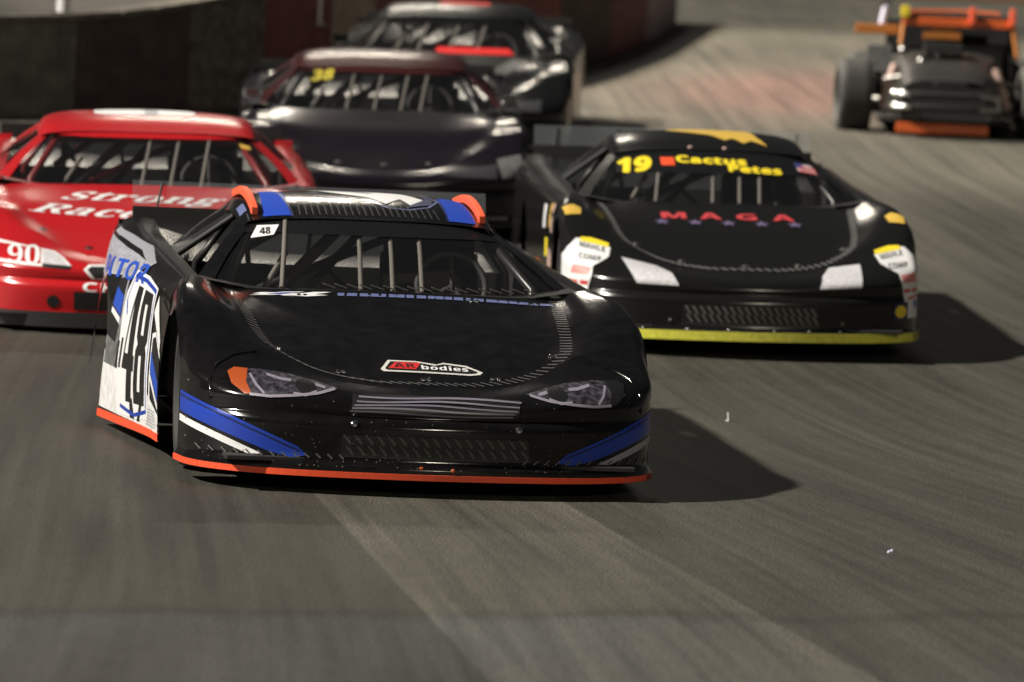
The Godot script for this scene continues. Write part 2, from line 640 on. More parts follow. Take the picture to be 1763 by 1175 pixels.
func stock_car(called: String, at: Vector3, turn: float, tilt: Vector2, spec: Dictionary) -> Dictionary:
	var car := base(called, at, turn)
	car.rotation = Vector3(tilt.x, turn, tilt.y)
	var paint: Material = M[spec.paint]
	var mid := Vector3(0, 0.3, -2.4)
	var c := {"root": car}

	# nose: bumper cover from lip to hood seam, wrapping round to the wheel openings
	var bow := [0.0, 0.02, 0.075, 0.165, 0.30, 0.47, 0.70]
	var nx := [0.0, 0.30, 0.58, 0.78, 0.92, 1.00, 1.03]
	var rows := []
	for r in [[-0.075, 0.060, 0.060], [-0.030, 0.062, 0.062], [0.012, 0.066, 0.066], [0.014, 0.091, 0.092], [0.012, 0.116, 0.118], [-0.028, 0.124, 0.126], [-0.040, 0.150, 0.155], [-0.030, 0.215, 0.22], [-0.024, 0.280, 0.285], [-0.045, 0.308, 0.312], [-0.066, 0.322, 0.330], [-0.058, 0.345, 0.360], [-0.068, 0.372, 0.415], [-0.108, 0.398, 0.480]]:
		var row := []
		for k in 7:
			var f := pow(nx[k] / 1.03, 1.6)
			var flare := 1.0 if r[1] > 0.11 else 1.0 + 0.012 * f
			row.append(Vector3(nx[k] * flare, lerpf(r[1], r[2], f), r[0] * (1.0 - 0.75 * f * f) - bow[k]))
		rows.append(row)
	rows[12][2] += Vector3(0, 0.012, 0.0)
	rows[13][2] += Vector3(0, 0.022, -0.09)
	rows[13][3] += Vector3(0, 0.028, -0.12)
	rows[13][4] += Vector3(0, 0.020, -0.10)
	rows.append([Vector3(0, 0.437, -0.27), Vector3(0.28, 0.441, -0.31), Vector3(0.48, 0.478, -0.43), Vector3(0.66, 0.562, -0.62), Vector3(0.83, 0.598, -0.71), Vector3(0.980, 0.606, -0.75), Vector3(1.032, 0.525, -0.76)])
	var ng := grid(mirrored(rows), 62, 60)
	put("nose", shell(ng, mid), paint, car)
	c.nose = BodySurface.new(Vector3.RIGHT, Vector3.UP, Vector3.BACK)
	c.nose.grain = 0.018
	c.nose.add(ng, normals(ng, mid)[0])
	# rub strip along the lip
	var strip_top := []
	for p in rows[3]:
		strip_top.append(Vector3(p.x, p.y + spec.get("strip_rise", 0.0), p.z))
	var strip := st_new()
	var sg := grid(mirrored([rows[2], strip_top]), 1, 60)
	for j in 60:
		var a: Vector3 = sg[0][j]
		var b: Vector3 = sg[0][j + 1]
		var e: Vector3 = sg[1][j + 1]
		var f2: Vector3 = sg[1][j]
		var n := (b - a).cross(f2 - a).normalized()
		if n.z < 0.0 and absf(n.x) < 0.9:
			n = -n
		if absf(n.x) >= 0.9:
			n = Vector3(signf(a.x), 0, 0)
		var o := n * 0.006
		quad(strip, a + o, b + o, e + o, f2 + o, n)
		quad(strip, f2, e, e + o, f2 + o, Vector3.UP)
		quad(strip, a, b, b + o, a + o, Vector3.DOWN)
	put("bumper_strip", strip.commit(), M[spec.strip], car)

	# hood and front fenders
	var q0: Array = rows[14]
	var top := [q0,
		[Vector3(0, 0.545, -0.68), Vector3(0.30, 0.552, -0.70), Vector3(0.50, 0.568, -0.75), Vector3(0.69, 0.618, -0.88), Vector3(0.84, 0.672, -0.90), Vector3(0.985, 0.675, -0.90), Vector3(1.034, 0.620, -0.87)],
		[Vector3(0, 0.640, -1.03), Vector3(0.30, 0.643, -1.04), Vector3(0.50, 0.650, -1.06), Vector3(0.71, 0.678, -1.12), Vector3(0.85, 0.728, -1.10), Vector3(0.985, 0.738, -1.08), Vector3(1.03, 0.690, -1.06)],
		[Vector3(0, 0.712, -1.33), Vector3(0.30, 0.712, -1.33), Vector3(0.51, 0.712, -1.34), Vector3(0.73, 0.722, -1.36), Vector3(0.86, 0.768, -1.34), Vector3(0.980, 0.778, -1.32), Vector3(1.03, 0.650, -1.29)],
		[Vector3(0, 0.772, -1.58), Vector3(0.30, 0.770, -1.59), Vector3(0.52, 0.765, -1.61), Vector3(0.745, 0.762, -1.66), Vector3(0.85, 0.800, -1.66), Vector3(0.945, 0.798, -1.64), Vector3(1.03, 0.690, -1.62)]]
	if spec.get("flush", false):
		for i in range(2, 5):
			top[i][4].y -= 0.035
			top[i][5].y -= 0.030
			for k in 4:
				top[i][k].y += 0.012
	var full := mirrored(top)
	var tg := grid(full, 40, 72)
	# columns 0..12 of the net: hood lies between net columns 3 and 9
	var lo := 72 * 3 / 12
	var hi := 72 * 9 / 12
	var hood := []
	var fl := []
	var fr := []
	for row in tg:
		hood.append(row.slice(lo, hi + 1))
		fl.append(row.slice(0, lo + 1))
		fr.append(row.slice(hi, 73))
	put("hood", shell(hood, mid), paint, car)
	put("fender", shell(fl, mid), paint, car)
	put("fender", shell(fr, mid), paint, car)
	c.hood = BodySurface.new(Vector3.RIGHT, Vector3.FORWARD, Vector3.UP)
	c.hood.add(tg, normals(tg, mid)[0])

	# doors and quarter panels
	var door := [
		[Vector3(1.040, 0.070, -1.46), Vector3(1.050, 0.30, -1.45), Vector3(1.045, 0.50, -1.40), Vector3(1.030, 0.64, -1.34), Vector3(1.010, 0.72, -1.45), Vector3(0.955, 0.79, -1.60), Vector3(0.870, 0.800, -1.64)],
		[Vector3(1.055, 0.066, -1.85), Vector3(1.062, 0.30, -1.85), Vector3(1.050, 0.50, -1.85), Vector3(1.030, 0.66, -1.86), Vector3(1.000, 0.755, -1.88), Vector3(0.940, 0.803, -1.90), Vector3(0.860, 0.808, -1.90)],
		[Vector3(1.110, 0.055, -2.50), Vector3(1.105, 0.30, -2.50), Vector3(1.082, 0.52, -2.50), Vector3(1.050, 0.68, -2.50), Vector3(1.010, 0.782, -2.50), Vector3(0.930, 0.823, -2.50), Vector3(0.850, 0.828, -2.50)],
		[Vector3(1.165, 0.040, -3.24), Vector3(1.150, 0.30, -3.24), Vector3(1.122, 0.52, -3.24), Vector3(1.085, 0.68, -3.24), Vector3(1.030, 0.795, -3.24), Vector3(0.930, 0.848, -3.24), Vector3(0.845, 0.852, -3.24)]]
	var quarter := [
		[Vector3(1.135, 0.40, -3.24), Vector3(1.122, 0.52, -3.24), Vector3(1.085, 0.68, -3.24), Vector3(1.030, 0.795, -3.24), Vector3(0.930, 0.848, -3.24), Vector3(0.845, 0.852, -3.24)],
		[Vector3(1.120, 0.68, -3.60), Vector3(1.110, 0.705, -3.60), Vector3(1.085, 0.755, -3.60), Vector3(1.035, 0.815, -3.60), Vector3(0.925, 0.868, -3.60), Vector3(0.835, 0.868, -3.60)],
		[Vector3(1.135, 0.42, -3.97), Vector3(1.112, 0.56, -3.97), Vector3(1.082, 0.705, -3.97), Vector3(1.035, 0.825, -3.97), Vector3(0.915, 0.885, -3.97), Vector3(0.825, 0.875, -3.97)],
		[Vector3(1.125, 0.20, -4.35), Vector3(1.100, 0.42, -4.35), Vector3(1.068, 0.66, -4.35), Vector3(1.022, 0.845, -4.35), Vector3(0.905, 0.908, -4.35), Vector3(0.810, 0.905, -4.35)],
		[Vector3(1.070, 0.22, -4.80), Vector3(1.055, 0.42, -4.80), Vector3(1.025, 0.66, -4.80), Vector3(0.985, 0.865, -4.80), Vector3(0.885, 0.932, -4.80), Vector3(0.800, 0.935, -4.80)]]
	if spec.get("flush", false):
		for row in quarter:
			for k in range(1, row.size()):
				row[k].y -= 0.035
	if not spec.get("flared", false):
		for net in [door, quarter]:
			for row in net:
				for k in row.size():
					if row[k].x > 1.02:
						row[k].x = 1.02 + (row[k].x - 1.02) * 0.2
	for s in [-1.0, 1.0]:
		var inn := Vector3(0, 0.3, -2.6)
		var dg := grid(door if s > 0 else flipped(door), 24, 26)
		put("door", shell(dg, inn), paint, car)
		var qg := grid(quarter if s > 0 else flipped(quarter), 28, 22)
		put("quarter_panel", shell(qg, Vector3(0, 0.3, -4.0)), paint, car)
		var pan := BodySurface.new(Vector3(0, 0, -s), Vector3.UP, Vector3(s, 0, 0))
		pan.add(dg, normals(dg, inn)[0])
		pan.add(qg, normals(qg, Vector3(0, 0.3, -4.0))[0])
		c["right_side" if s < 0 else "left_side"] = pan
		# orange or dark strip along the rocker
		var rs := st_new()
		for i in 24:
			var a: Vector3 = dg[i][0]
			var b: Vector3 = dg[i + 1][0]
			var o := Vector3(s * 0.006, 0, 0)
			var u1: Vector3 = dg[i][3] - a
			var u2: Vector3 = dg[i + 1][3] - b
			var k1 := a + u1 * (0.036 / maxf(u1.y, 0.01))
			var k2 := b + u2 * (0.036 / maxf(u2.y, 0.01))
			quad(rs, a + o, b + o, k2 + o, k1 + o, Vector3(s, 0, 0))
			quad(rs, k1, k2, k2 + o, k1 + o, Vector3.UP)
		put("rocker_strip", rs.commit(), M[spec.strip], car)

	# rear deck, tail and spoiler
	var deck := []
	for r in [[-3.70, 0.715, 0.77], [-3.95, 0.747, 0.81], [-4.20, 0.790, 0.845], [-4.50, 0.855, 0.89], [-4.80, 0.928, 0.935]]:
		var row := []
		for x in [0.0, 0.35, 0.62, 0.83]:
			row.append(Vector3(x, lerpf(r[1], r[2], pow(x / 0.83, 3.0)), r[0]))
		deck.append(row)
	put("rear_deck", shell(grid(mirrored(deck), 16, 24), mid), M[spec.get("deck", "black_deck")], car)
	var ts := st_new()
	box(ts, Vector3(0, 0.57, -4.80), Vector3(1.94, 0.68, 0.03))
	put("tail_panel", ts.commit(), paint, car)
	var sp := st_new()
	box(sp, Vector3(0, 0.945, -4.80), Vector3(1.80, 0.07, 0.012))
	put("spoiler_base", sp.commit(), M.black_trim, car)
	if spec.get("blade", true):
		put("spoiler_blade", box_mesh(Vector3(0, 1.045, -4.835), Vector3(1.80, 0.13, 0.006), Basis(Vector3.RIGHT, -0.25)), M.spoiler_lexan, car)
	for k in (5 if spec.get("blade", true) else 0):
		var x := -0.78 + k * 0.39
		put("spoiler_brace", tube_mesh([Vector3(x, 0.96, -4.80), Vector3(x + 0.03, 1.10, -4.845)], 0.006, 6), M.black_trim, car)

	# roof
	var roof := mirrored([
		[Vector3(0, 1.058, -2.38), Vector3(0.25, 1.056, -2.39), Vector3(0.45, 1.046, -2.42), Vector3(0.56, 1.030, -2.46), Vector3(0.60, 0.995, -2.50)],
		[Vector3(0, 1.122, -2.68), Vector3(0.25, 1.118, -2.68), Vector3(0.45, 1.104, -2.69), Vector3(0.56, 1.080, -2.70), Vector3(0.605, 1.035, -2.71)],
		[Vector3(0, 1.156, -3.04), Vector3(0.25, 1.151, -3.04), Vector3(0.45, 1.136, -3.04), Vector3(0.56, 1.108, -3.04), Vector3(0.605, 1.056, -3.04)],
		[Vector3(0, 1.140, -3.42), Vector3(0.25, 1.135, -3.42), Vector3(0.45, 1.120, -3.41), Vector3(0.55, 1.092, -3.40), Vector3(0.59, 1.045, -3.38)]])
	var cabin: float = spec.get("cabin", 1.0)
	var foot: float = spec.get("cabin_foot", 1.0)
	var rf := grid(widened(roof, cabin), 28, 40)
	put("roof", shell(rf, mid), M[spec.get("roof", spec.paint)], car)
	c.roof = BodySurface.new(Vector3.RIGHT, Vector3.FORWARD, Vector3.UP)
	c.roof.add(rf, normals(rf, mid)[0])
	put("roof_liner", shell(grid(mirrored([[Vector3(0, 1.03, -2.42), Vector3(0.56, 0.99, -2.5)], [Vector3(0, 1.12, -3.0), Vector3(0.57, 1.05, -3.0)], [Vector3(0, 1.10, -3.38), Vector3(0.56, 1.03, -3.36)]]), 8, 8), Vector3(0, 3, -3)), M.black_inside, car)
	# windshield: a clear sheet bulging forward, with the dark band across its top
	var ws := mirrored([
		[Vector3(0, 0.768, -1.62), Vector3(0.30, 0.768, -1.635), Vector3(0.58, 0.772, -1.70), Vector3(0.80, 0.790, -1.83)],
		[Vector3(0, 0.918, -2.01), Vector3(0.26, 0.916, -2.02), Vector3(0.50, 0.908, -2.08), Vector3(0.69, 0.895, -2.16)],
		[Vector3(0, 1.050, -2.385), Vector3(0.24, 1.047, -2.395), Vector3(0.44, 1.034, -2.43), Vector3(0.57, 1.008, -2.485)]])
	var wg := grid(widened(ws, cabin, foot), 20, 30)
	put("windshield", shell(wg, mid), M.lexan, car)
	c.glass = BodySurface.new(Vector3.RIGHT, Vector3.UP, Vector3.BACK)
	c.glass.add(wg, normals(wg, mid)[0])
	var band := []
	for k in 31:
		var p: Vector3 = wg[20][k]
		band.append(p)
	var bl := PackedVector2Array()
	for k in 31:
		bl.append(Vector2(wg[20][k].x * 0.995, wg[20][k].y - 0.002))
	for k in range(30, -1, -1):
		bl.append(Vector2(wg[20][k].x * 1.05, wg[20][k].y - spec.get("band", 0.058) + 0.03 * pow(absf(wg[20][k].x) / 0.57, 3.0)))
	decal("windshield_banner", car, c.glass, [bl], M[spec.get("band_mat", "black_vinyl")], 0.003, 0.04)
	# cowl ledge under the glass
	put("cowl", shell(grid(mirrored([[Vector3(0, 0.772, -1.585), Vector3(0.35, 0.770, -1.60), Vector3(0.62, 0.766, -1.64), Vector3(0.86, 0.798, -1.68)], [Vector3(0, 0.766, -1.66), Vector3(0.35, 0.765, -1.68), Vector3(0.60, 0.768, -1.75), Vector3(0.86, 0.802, -1.90)]]), 4, 30), mid), M[spec.get("cowl", "black_trim")], car)
	# pillars, sail panels, side glass
	for s in [-1.0, 1.0]:
		var ap := [[Vector3(s * 0.785, 0.79, -1.80), Vector3(s * 0.845, 0.80, -1.93)], [Vector3(s * 0.685, 0.90, -2.14), Vector3(s * 0.735, 0.905, -2.24)], [Vector3(s * 0.56, 1.012, -2.465), Vector3(s * 0.61, 1.01, -2.56)]]
		put("windshield_pillar", shell(grid(widened(ap, cabin, foot), 12, 4), Vector3(0, 0.6, -2.4)), M[spec.get("pillar", spec.paint)], car)
		var sail := [[Vector3(s * 0.605, 1.035, -3.08), Vector3(s * 0.60, 1.058, -3.20), Vector3(s * 0.56, 1.085, -3.40)], [Vector3(s * 0.735, 0.935, -3.24), Vector3(s * 0.705, 0.965, -3.42), Vector3(s * 0.61, 0.985, -3.74)], [Vector3(s * 0.855, 0.835, -3.40), Vector3(s * 0.80, 0.845, -3.70), Vector3(s * 0.66, 0.850, -4.20)]]
		put("sail_panel", shell(grid(widened(sail, cabin, foot), 12, 8), Vector3(0, 0.6, -3.4)), M[spec.get("roof", spec.paint)], car)
		var qg2 := [[Vector3(s * 0.606, 1.03, -2.80), Vector3(s * 0.605, 1.035, -3.08)], [Vector3(s * 0.845, 0.84, -2.98), Vector3(s * 0.855, 0.835, -3.40)]]
		put("quarter_window", shell(grid(widened(qg2, cabin, foot), 6, 4), Vector3(0, 0.6, -3.0)), M.smoked, car)
		put("window_post", tube_mesh([Vector3(s * 0.600, 1.035, -2.80), Vector3(s * 0.84, 0.84, -2.97)], 0.016, 6), M.black_trim, car)
		# inner door skins
		put("door_liner", shell(grid([[Vector3(s * 0.86, 0.80, -1.66), Vector3(s * 0.84, 0.15, -1.66)], [Vector3(s * 0.85, 0.84, -3.0), Vector3(s * 0.84, 0.15, -3.0)], [Vector3(s * 0.83, 0.86, -4.2), Vector3(s * 0.82, 0.3, -4.2)]], 6, 4), Vector3(s * 2.0, 0.5, -2.6)), M.black_inside, car)
		# mirror of the near side
	put("rear_window", shell(grid(mirrored([[Vector3(0, 1.13, -3.44), Vector3(0.55, 1.075, -3.42)], [Vector3(0, 0.86, -4.22), Vector3(0.66, 0.85, -4.22)]]), 8, 10), mid), M.lexan, car)

	# cabin
	put("floor_pan", box_mesh(Vector3(0, 0.13, -2.4), Vector3(1.76, 0.02, 4.6)), M.black_inside, car)
	put("dashboard", box_mesh(Vector3(0, 0.55, -1.80), Vector3(1.62, 0.42, 0.03)), M.black_inside, car)
	put("rear_bulkhead", box_mesh(Vector3(0, 0.46, -3.70), Vector3(1.60, 0.62, 0.02)), M.black_inside, car)
	var cage := [[Vector3(-0.70, 0.15, -1.90), Vector3(-0.70, 0.78, -1.98), Vector3(-0.55, 1.00, -2.52), Vector3(-0.55, 1.07, -3.02)], [Vector3(0.70, 0.15, -1.90), Vector3(0.70, 0.78, -1.98), Vector3(0.55, 1.00, -2.52), Vector3(0.55, 1.07, -3.02)],
		[Vector3(-0.78, 0.15, -3.10), Vector3(-0.74, 0.80, -3.08), Vector3(-0.55, 1.07, -3.04), Vector3(0.55, 1.07, -3.04), Vector3(0.74, 0.80, -3.08), Vector3(0.78, 0.15, -3.10)],
		[Vector3(-0.54, 1.00, -2.53), Vector3(0.54, 1.00, -2.53)], [Vector3(-0.74, 0.55, -3.07), Vector3(0.42, 1.06, -3.04)], [Vector3(0.50, 1.05, -3.05), Vector3(0.50, 0.70, -4.1)], [Vector3(-0.50, 1.05, -3.05), Vector3(-0.50, 0.70, -4.1)], [Vector3(-0.20, 1.06, -3.06), Vector3(-0.55, 0.78, -3.70)]]
	for line in cage:
		put("roll_cage_bar", tube_mesh(line, 0.022, 8), M[spec.get("cage", "cage_grey")], car)
	for x in spec.get("braces", [-0.49, -0.13, 0.016, 0.15]):
		var xt: float = x + 0.07 if called != "" and x > -0.3 else x + 0.09
		put("windshield_brace", tube_mesh([Vector3(x, 0.765, -1.69), Vector3(lerpf(x, xt, 0.5), 0.91, -2.05), Vector3(xt, 1.04, -2.43)], 0.012, 6), M.brace_grey, car)
	for q in [[Vector3(-0.10, 1.03, -2.62), Vector3(-0.45, 0.72, -2.25), "cage_grey", 0.03], [Vector3(-0.30, 1.04, -2.6), Vector3(-0.44, 0.98, -2.55), "pink_print", 0.012], [Vector3(-0.40, 0.90, -2.35), Vector3(-0.52, 0.72, -2.2), "brace_grey", 0.014], [Vector3(0.10, 1.05, -3.02), Vector3(-0.20, 0.70, -3.08), "cage_grey", 0.022], [Vector3(0.16, 1.06, -3.04), Vector3(0.20, 0.40, -3.1), "cage_grey", 0.024], [Vector3(-0.18, 1.06, -3.2), Vector3(-0.12, 0.74, -3.9), "black_trim", 0.012], [Vector3(-0.54, 1.04, -2.9), Vector3(-0.40, 0.74, -3.9), "black_trim", 0.014]]:
		put("roll_cage_bar", tube_mesh([q[0], q[1]], q[3], 8), M[q[2]], car)  # the short pink bar is a painted highlight, not a real tube
	# seat with head surround, steering wheel
	var seat := st_new()
	box(seat, Vector3(0.36, 0.58, -2.95), Vector3(0.46, 0.62, 0.09), Basis(Vector3.RIGHT, -0.2))
	box(seat, Vector3(0.36, 0.30, -2.68), Vector3(0.46, 0.10, 0.5))
	box(seat, Vector3(0.36, 0.93, -3.00), Vector3(0.30, 0.16, 0.07))
	for e in [-0.16, 0.16]:
		box(seat, Vector3(0.36 + e, 0.92, -2.90), Vector3(0.05, 0.17, 0.24))
	put("seat", seat.commit(), M.black_seat, car)
	var ring := []
	for k in 25:
		var a := TAU * k / 24
		ring.append(Vector3(0.36 + 0.16 * cos(a), 0.775 + 0.145 * sin(a), -2.22 - 0.07 * sin(a)))
	var sw := st_new()
	tube(sw, ring, 0.016, 8, false)
	for k in 3:
		var a := PI * 0.5 + TAU * k / 3
		tube(sw, [Vector3(0.36, 0.775, -2.20), Vector3(0.36 + 0.16 * cos(a), 0.775 + 0.145 * sin(a), -2.22 - 0.07 * sin(a))], 0.011, 6)
	tube(sw, [Vector3(0.36, 0.775, -2.20), Vector3(0.36, 0.72, -1.82)], 0.016, 6)
	put("steering_wheel", sw.commit(), M.wheel_grey, car)
	# wheels and inner arches
	for s in [-1.0, 1.0]:
		wheel(car, Vector3(s * 0.875, 0.33, -1.08), s, 0.33, 0.25, "rim_black", spec.get("steer", 0.0))
		wheel(car, Vector3(s * 0.875, 0.33, -3.60), s, 0.33, 0.25)
		put("wheel_well", box_mesh(Vector3(s * 0.60, 0.33, -1.10), Vector3(0.04, 0.40, 0.66)), M.black_inside, car)
	# undertray behind the lip
	put("undertray", box_mesh(Vector3(0, 0.085, -0.70), Vector3(1.72, 0.012, 0.72)), M.black_inside, car)
	return c

func widened(net: Array, by: float, foot := 1.0) -> Array:
	# spreads the cabin: the higher, the wider
	var out := []
	for row in net:
		var r := []
		for p in row:
			r.append(Vector3(p.x * lerpf(foot, by, smoothstep(0.80, 1.0, p.y)), p.y, p.z))
		out.append(r)
	return out

func lacing(c: Dictionary, pts: PackedVector2Array, panel: BodySurface, step: float, tick: Vector2, w: float, called := "edge_stitching", material := "stitch") -> void:
	# the row of short slanted dashes printed along a seam
	var st := st_new()
	for i in pts.size() - 1:
		var n := maxi(1, roundi(pts[i].distance_to(pts[i + 1]) / step))
		for k in n:
			var p := pts[i].lerp(pts[i + 1], (k + 0.5) / n)
			stroke(st, panel, PackedVector2Array([p - tick * 0.5, p + tick * 0.5]), w, 0.0022, 0.2)
	put(called, st.commit(), M[material], c.root)

func bolts(c: Dictionary, panel: BodySurface, pts: PackedVector2Array, r: float, called: String, material := "chrome") -> void:
	for p in pts:
		var q: Array = panel.at(p)
		if q.is_empty():
			continue
		var st := st_new()
		bolt(st, q[0], q[1], r)
		put(called, st.commit(), M[material], c.root)

func seam_line() -> PackedVector2Array:
	return V([-0.745, 1.60, -0.722, 1.34, -0.705, 1.12, -0.69, 0.92, -0.66, 0.72, -0.60, 0.60, -0.48, 0.48, -0.36, 0.40, -0.20, 0.34, 0.0, 0.325, 0.20, 0.34, 0.36, 0.40, 0.48, 0.48, 0.60, 0.60, 0.66, 0.72, 0.69, 0.92, 0.705, 1.12, 0.722, 1.34, 0.745, 1.60])

# ---------------------------------------------------------------- the five stock cars
func noisy(key: String, c: Color, lo: float, freq: float, rough := 0.4, scale := 4.0) -> StandardMaterial3D:
	# the uneven print of a headlight sticker, a dirty panel
	var m := mat(key, c, rough)
	m.albedo_texture = noise_tex(freq, 256, key.length() * 7 + 3, Color(lo, lo, lo), Color(1, 1, 1), 4)
	m.uv1_triplanar = true
	m.uv1_scale = Vector3(scale, scale, scale)
	return m

func car_48() -> void:
	var c := stock_car("late_model_race_car", Vector3(-0.30, 0.0, -24.0), 0.157, Vector2(0, 0), {"paint": "black_paint", "strip": "orange_vinyl", "band": 0.062, "steer": -0.03, "flared": true})
	var car: Node3D = c.root
	tag(car, "black late model race car 48 with orange bumper lip and roof rails, nearest the camera", "race car", "stock cars on the track")
	# headlight stickers with their turn signals, lenses and streaks
	for s in [1.0, -1.0]:
		var f := func(p: PackedVector2Array) -> PackedVector2Array: return p if s > 0 else mirror2(p)
		var hl := decal("headlight", car, c.nose, [f.call(V([-0.80, 0.400, -0.70, 0.386, -0.58, 0.394, -0.50, 0.404, -0.405, 0.430, -0.50, 0.452, -0.60, 0.474, -0.72, 0.488, -0.80, 0.486]))], M.headlight_print if s > 0 else M.headlight_print, 0.002, 0.04)
		decal("turn_signal", hl, c.nose, [f.call(V([-0.86, 0.474, -0.85, 0.43, -0.80, 0.392, -0.772, 0.394, -0.79, 0.44, -0.775, 0.488, -0.83, 0.49]))], M.amber_print if s > 0 else M.dark_print, 0.003, 0.04)  # signal on the unlit corner gets its shade as a darker colour
		var circle := PackedVector2Array()
		for k in 16:
			circle.append(Vector2(-0.545 + 0.042 * cos(TAU * k / 16), 0.434 + 0.026 * sin(TAU * k / 16)))
		decal("lens", hl, c.nose, [f.call(circle)], M.dark_print, 0.003, 0.04)
		var sl := st_new()
		for q in [[-0.77, 0.47, -0.75, 0.43, -0.72, 0.398], [-0.78, 0.393, -0.70, 0.389, -0.60, 0.397, -0.50, 0.408, -0.42, 0.428], [-0.70, 0.470, -0.64, 0.455, -0.60, 0.452], [-0.60, 0.405, -0.55, 0.400, -0.50, 0.415], [-0.50, 0.44, -0.46, 0.43]]:
			stroke(sl, c.nose, f.call(V(q)), 0.010, 0.0032, 0.05)
		put("chrome_streak", sl.commit(), M.pale_print, hl)
		# brow: the dark ridge that rings the headlight
		var st := st_new()
		var line := []
		for q in [[-0.93, 0.36], [-0.935, 0.43], [-0.90, 0.495], [-0.82, 0.535], [-0.72, 0.55]]:
			var a: Array = c.nose.at(Vector2(q[0] * s, q[1]))
			if not a.is_empty():
				line.append(a[0])
		if line.size() > 2:
			tube(st, line, 0.009, 8)
			put("brow_ridge", st.commit(), M.black_paint, car)
	# printed grille: wavy bars
	var gp := decal("grille", car, c.nose, [V([-0.36, 0.335, 0.36, 0.335, 0.37, 0.41, -0.35, 0.413])], M.dark_print, 0.0015, 0.05)
	for k in 5:
		var y := 0.405 - k * 0.0155
		var line := PackedVector2Array()
		for i in 15:
			var x := -0.345 + 0.70 * i / 14.0
			line.append(Vector2(x + 0.01 * (2 - k), y + 0.004 * sin(x * 9.0 + k) - 0.010 * absf(x) - 0.006 * x))
		var gs := st_new()
		stroke(gs, c.nose, line, 0.0062, 0.0028, 0.05)
		put("grille_bar", gs.commit(), M.lavender_print, gp)
	# lower air intake with two rows of printed mesh
	var lp := decal("lower_intake", car, c.nose, [V([-0.40, 0.150, 0.42, 0.150, 0.40, 0.245, -0.395, 0.245])], M.dark_print, 0.0015, 0.05)
	var ms := st_new()
	for r in 2:
		for k in 17:
			var x := -0.375 + k * 0.047 + r * 0.012
			var y := 0.226 - r * 0.046
			stroke(ms, c.nose, V([x - 0.014, y + 0.020, x + 0.016, y - 0.020]), 0.0045, 0.003, 0.2)
			stroke(ms, c.nose, V([x + 0.000, y + 0.012, x + 0.020, y - 0.016]), 0.0035, 0.003, 0.2)
	put("mesh_print", ms.commit(), M.stitch, lp)
	# row of dashes above the lip, both corners
	for s in [1.0, -1.0]:
		var es := st_new()
		for k in 13:
			var x: float = -0.98 + k * 0.048
			stroke(es, c.nose, V([x * s, 0.160, (x + 0.02) * s, 0.140]), 0.007, 0.003, 0.2)
		put("lip_stitching", es.commit(), M.stitch, car)
	bolts(c, c.nose, V([-0.345, 0.293, 0.36, 0.289]), 0.017, "nose_bolt")
	# stripes running off the nose corners
	for s in [1.0, -1.0]:
		var f := func(p: PackedVector2Array) -> PackedVector2Array: return p if s > 0 else mirror2(p)
		decal("blue_stripe", car, c.nose, [f.call(V([-1.04, 0.375, -0.93, 0.330, -0.76, 0.262, -0.575, 0.185, -0.54, 0.150, -0.60, 0.137, -0.70, 0.160, -1.04, 0.285]))], M.blue_vinyl, 0.0018, 0.05)
		var ls := st_new()
		stroke(ls, c.nose, f.call(V([-1.04, 0.356, -0.93, 0.312, -0.76, 0.245, -0.57, 0.168])), 0.007, 0.0030, 0.06)
		put("stripe_outline", ls.commit(), M.navy_vinyl, car)
		decal("white_stripe", car, c.nose, [f.call(V([-1.04, 0.272, -0.90, 0.218, -0.72, 0.145, -0.78, 0.142, -0.92, 0.196, -1.04, 0.243]))], M.white_vinyl if s > 0 else M.grey_vinyl, 0.0018, 0.05)  # stripe on the unlit corner is greyed, shade put into its colour
	# hood badge
	var hb := decal("hood_badge", car, c.hood, [V([-0.185, 0.50, -0.175, 0.475, 0.20, 0.455, 0.245, 0.470, 0.262, 0.500, 0.20, 0.575, 0.10, 0.605, 0.07, 0.580, -0.02, 0.615, -0.14, 0.618])], M.badge_silver, 0.002, 0.05)
	decal("badge_field", hb, c.hood, [V([-0.165, 0.508, -0.155, 0.492, 0.19, 0.473, 0.228, 0.482, 0.240, 0.502, 0.19, 0.556, 0.10, 0.585, 0.06, 0.562, -0.02, 0.598, -0.13, 0.600])], M.dark_print, 0.003, 0.05)
	decal("red_field", hb, c.hood, [V([-0.150, 0.512, -0.03, 0.504, 0.00, 0.588, -0.11, 0.592])], M.red_vinyl, 0.004, 0.05)
	var bt := st_new()
	write(bt, c.hood, text_tris("AR"), Vector2(-0.075, 0.548), 0.052, 1.0, 0.0, 0.0, 0.005)
	put("lettering", bt.commit(), M.dark_red, hb)
	var bt2 := st_new()
	write(bt2, c.hood, text_tris("bodies"), Vector2(0.098, 0.527), 0.050, 0.95, 0.0, -0.04, 0.005)
	put("lettering", bt2.commit(), M.white_vinyl, hb)
	# hood pins, stitching round the hood
	for q in [Vector2(-0.62, 0.68), Vector2(-0.36, 0.46), Vector2(0.0, 0.385), Vector2(0.31, 0.435), Vector2(0.60, 0.70), Vector2(-0.42, 1.50), Vector2(0.36, 1.50), Vector2(0.64, 1.52)]:
		var a: Array = c.hood.at(q)
		if a.is_empty():
			continue
		var st := st_new()
		for e in [-0.014, 0.014]:
			bolt(st, a[0] + Vector3(e, 0, 0), a[1], 0.012)
		disc(st, a[0] + a[1] * 0.002, a[1], 0.024)
		put("hood_pin", st.commit(), M.chrome, car)
	lacing(c, seam_line(), c.hood, 0.040, Vector2(0.050, -0.032), 0.009)
	# print along the back of the hood: pointed emblem and a row of blue lettering seen almost edge on
	var em := st_new()
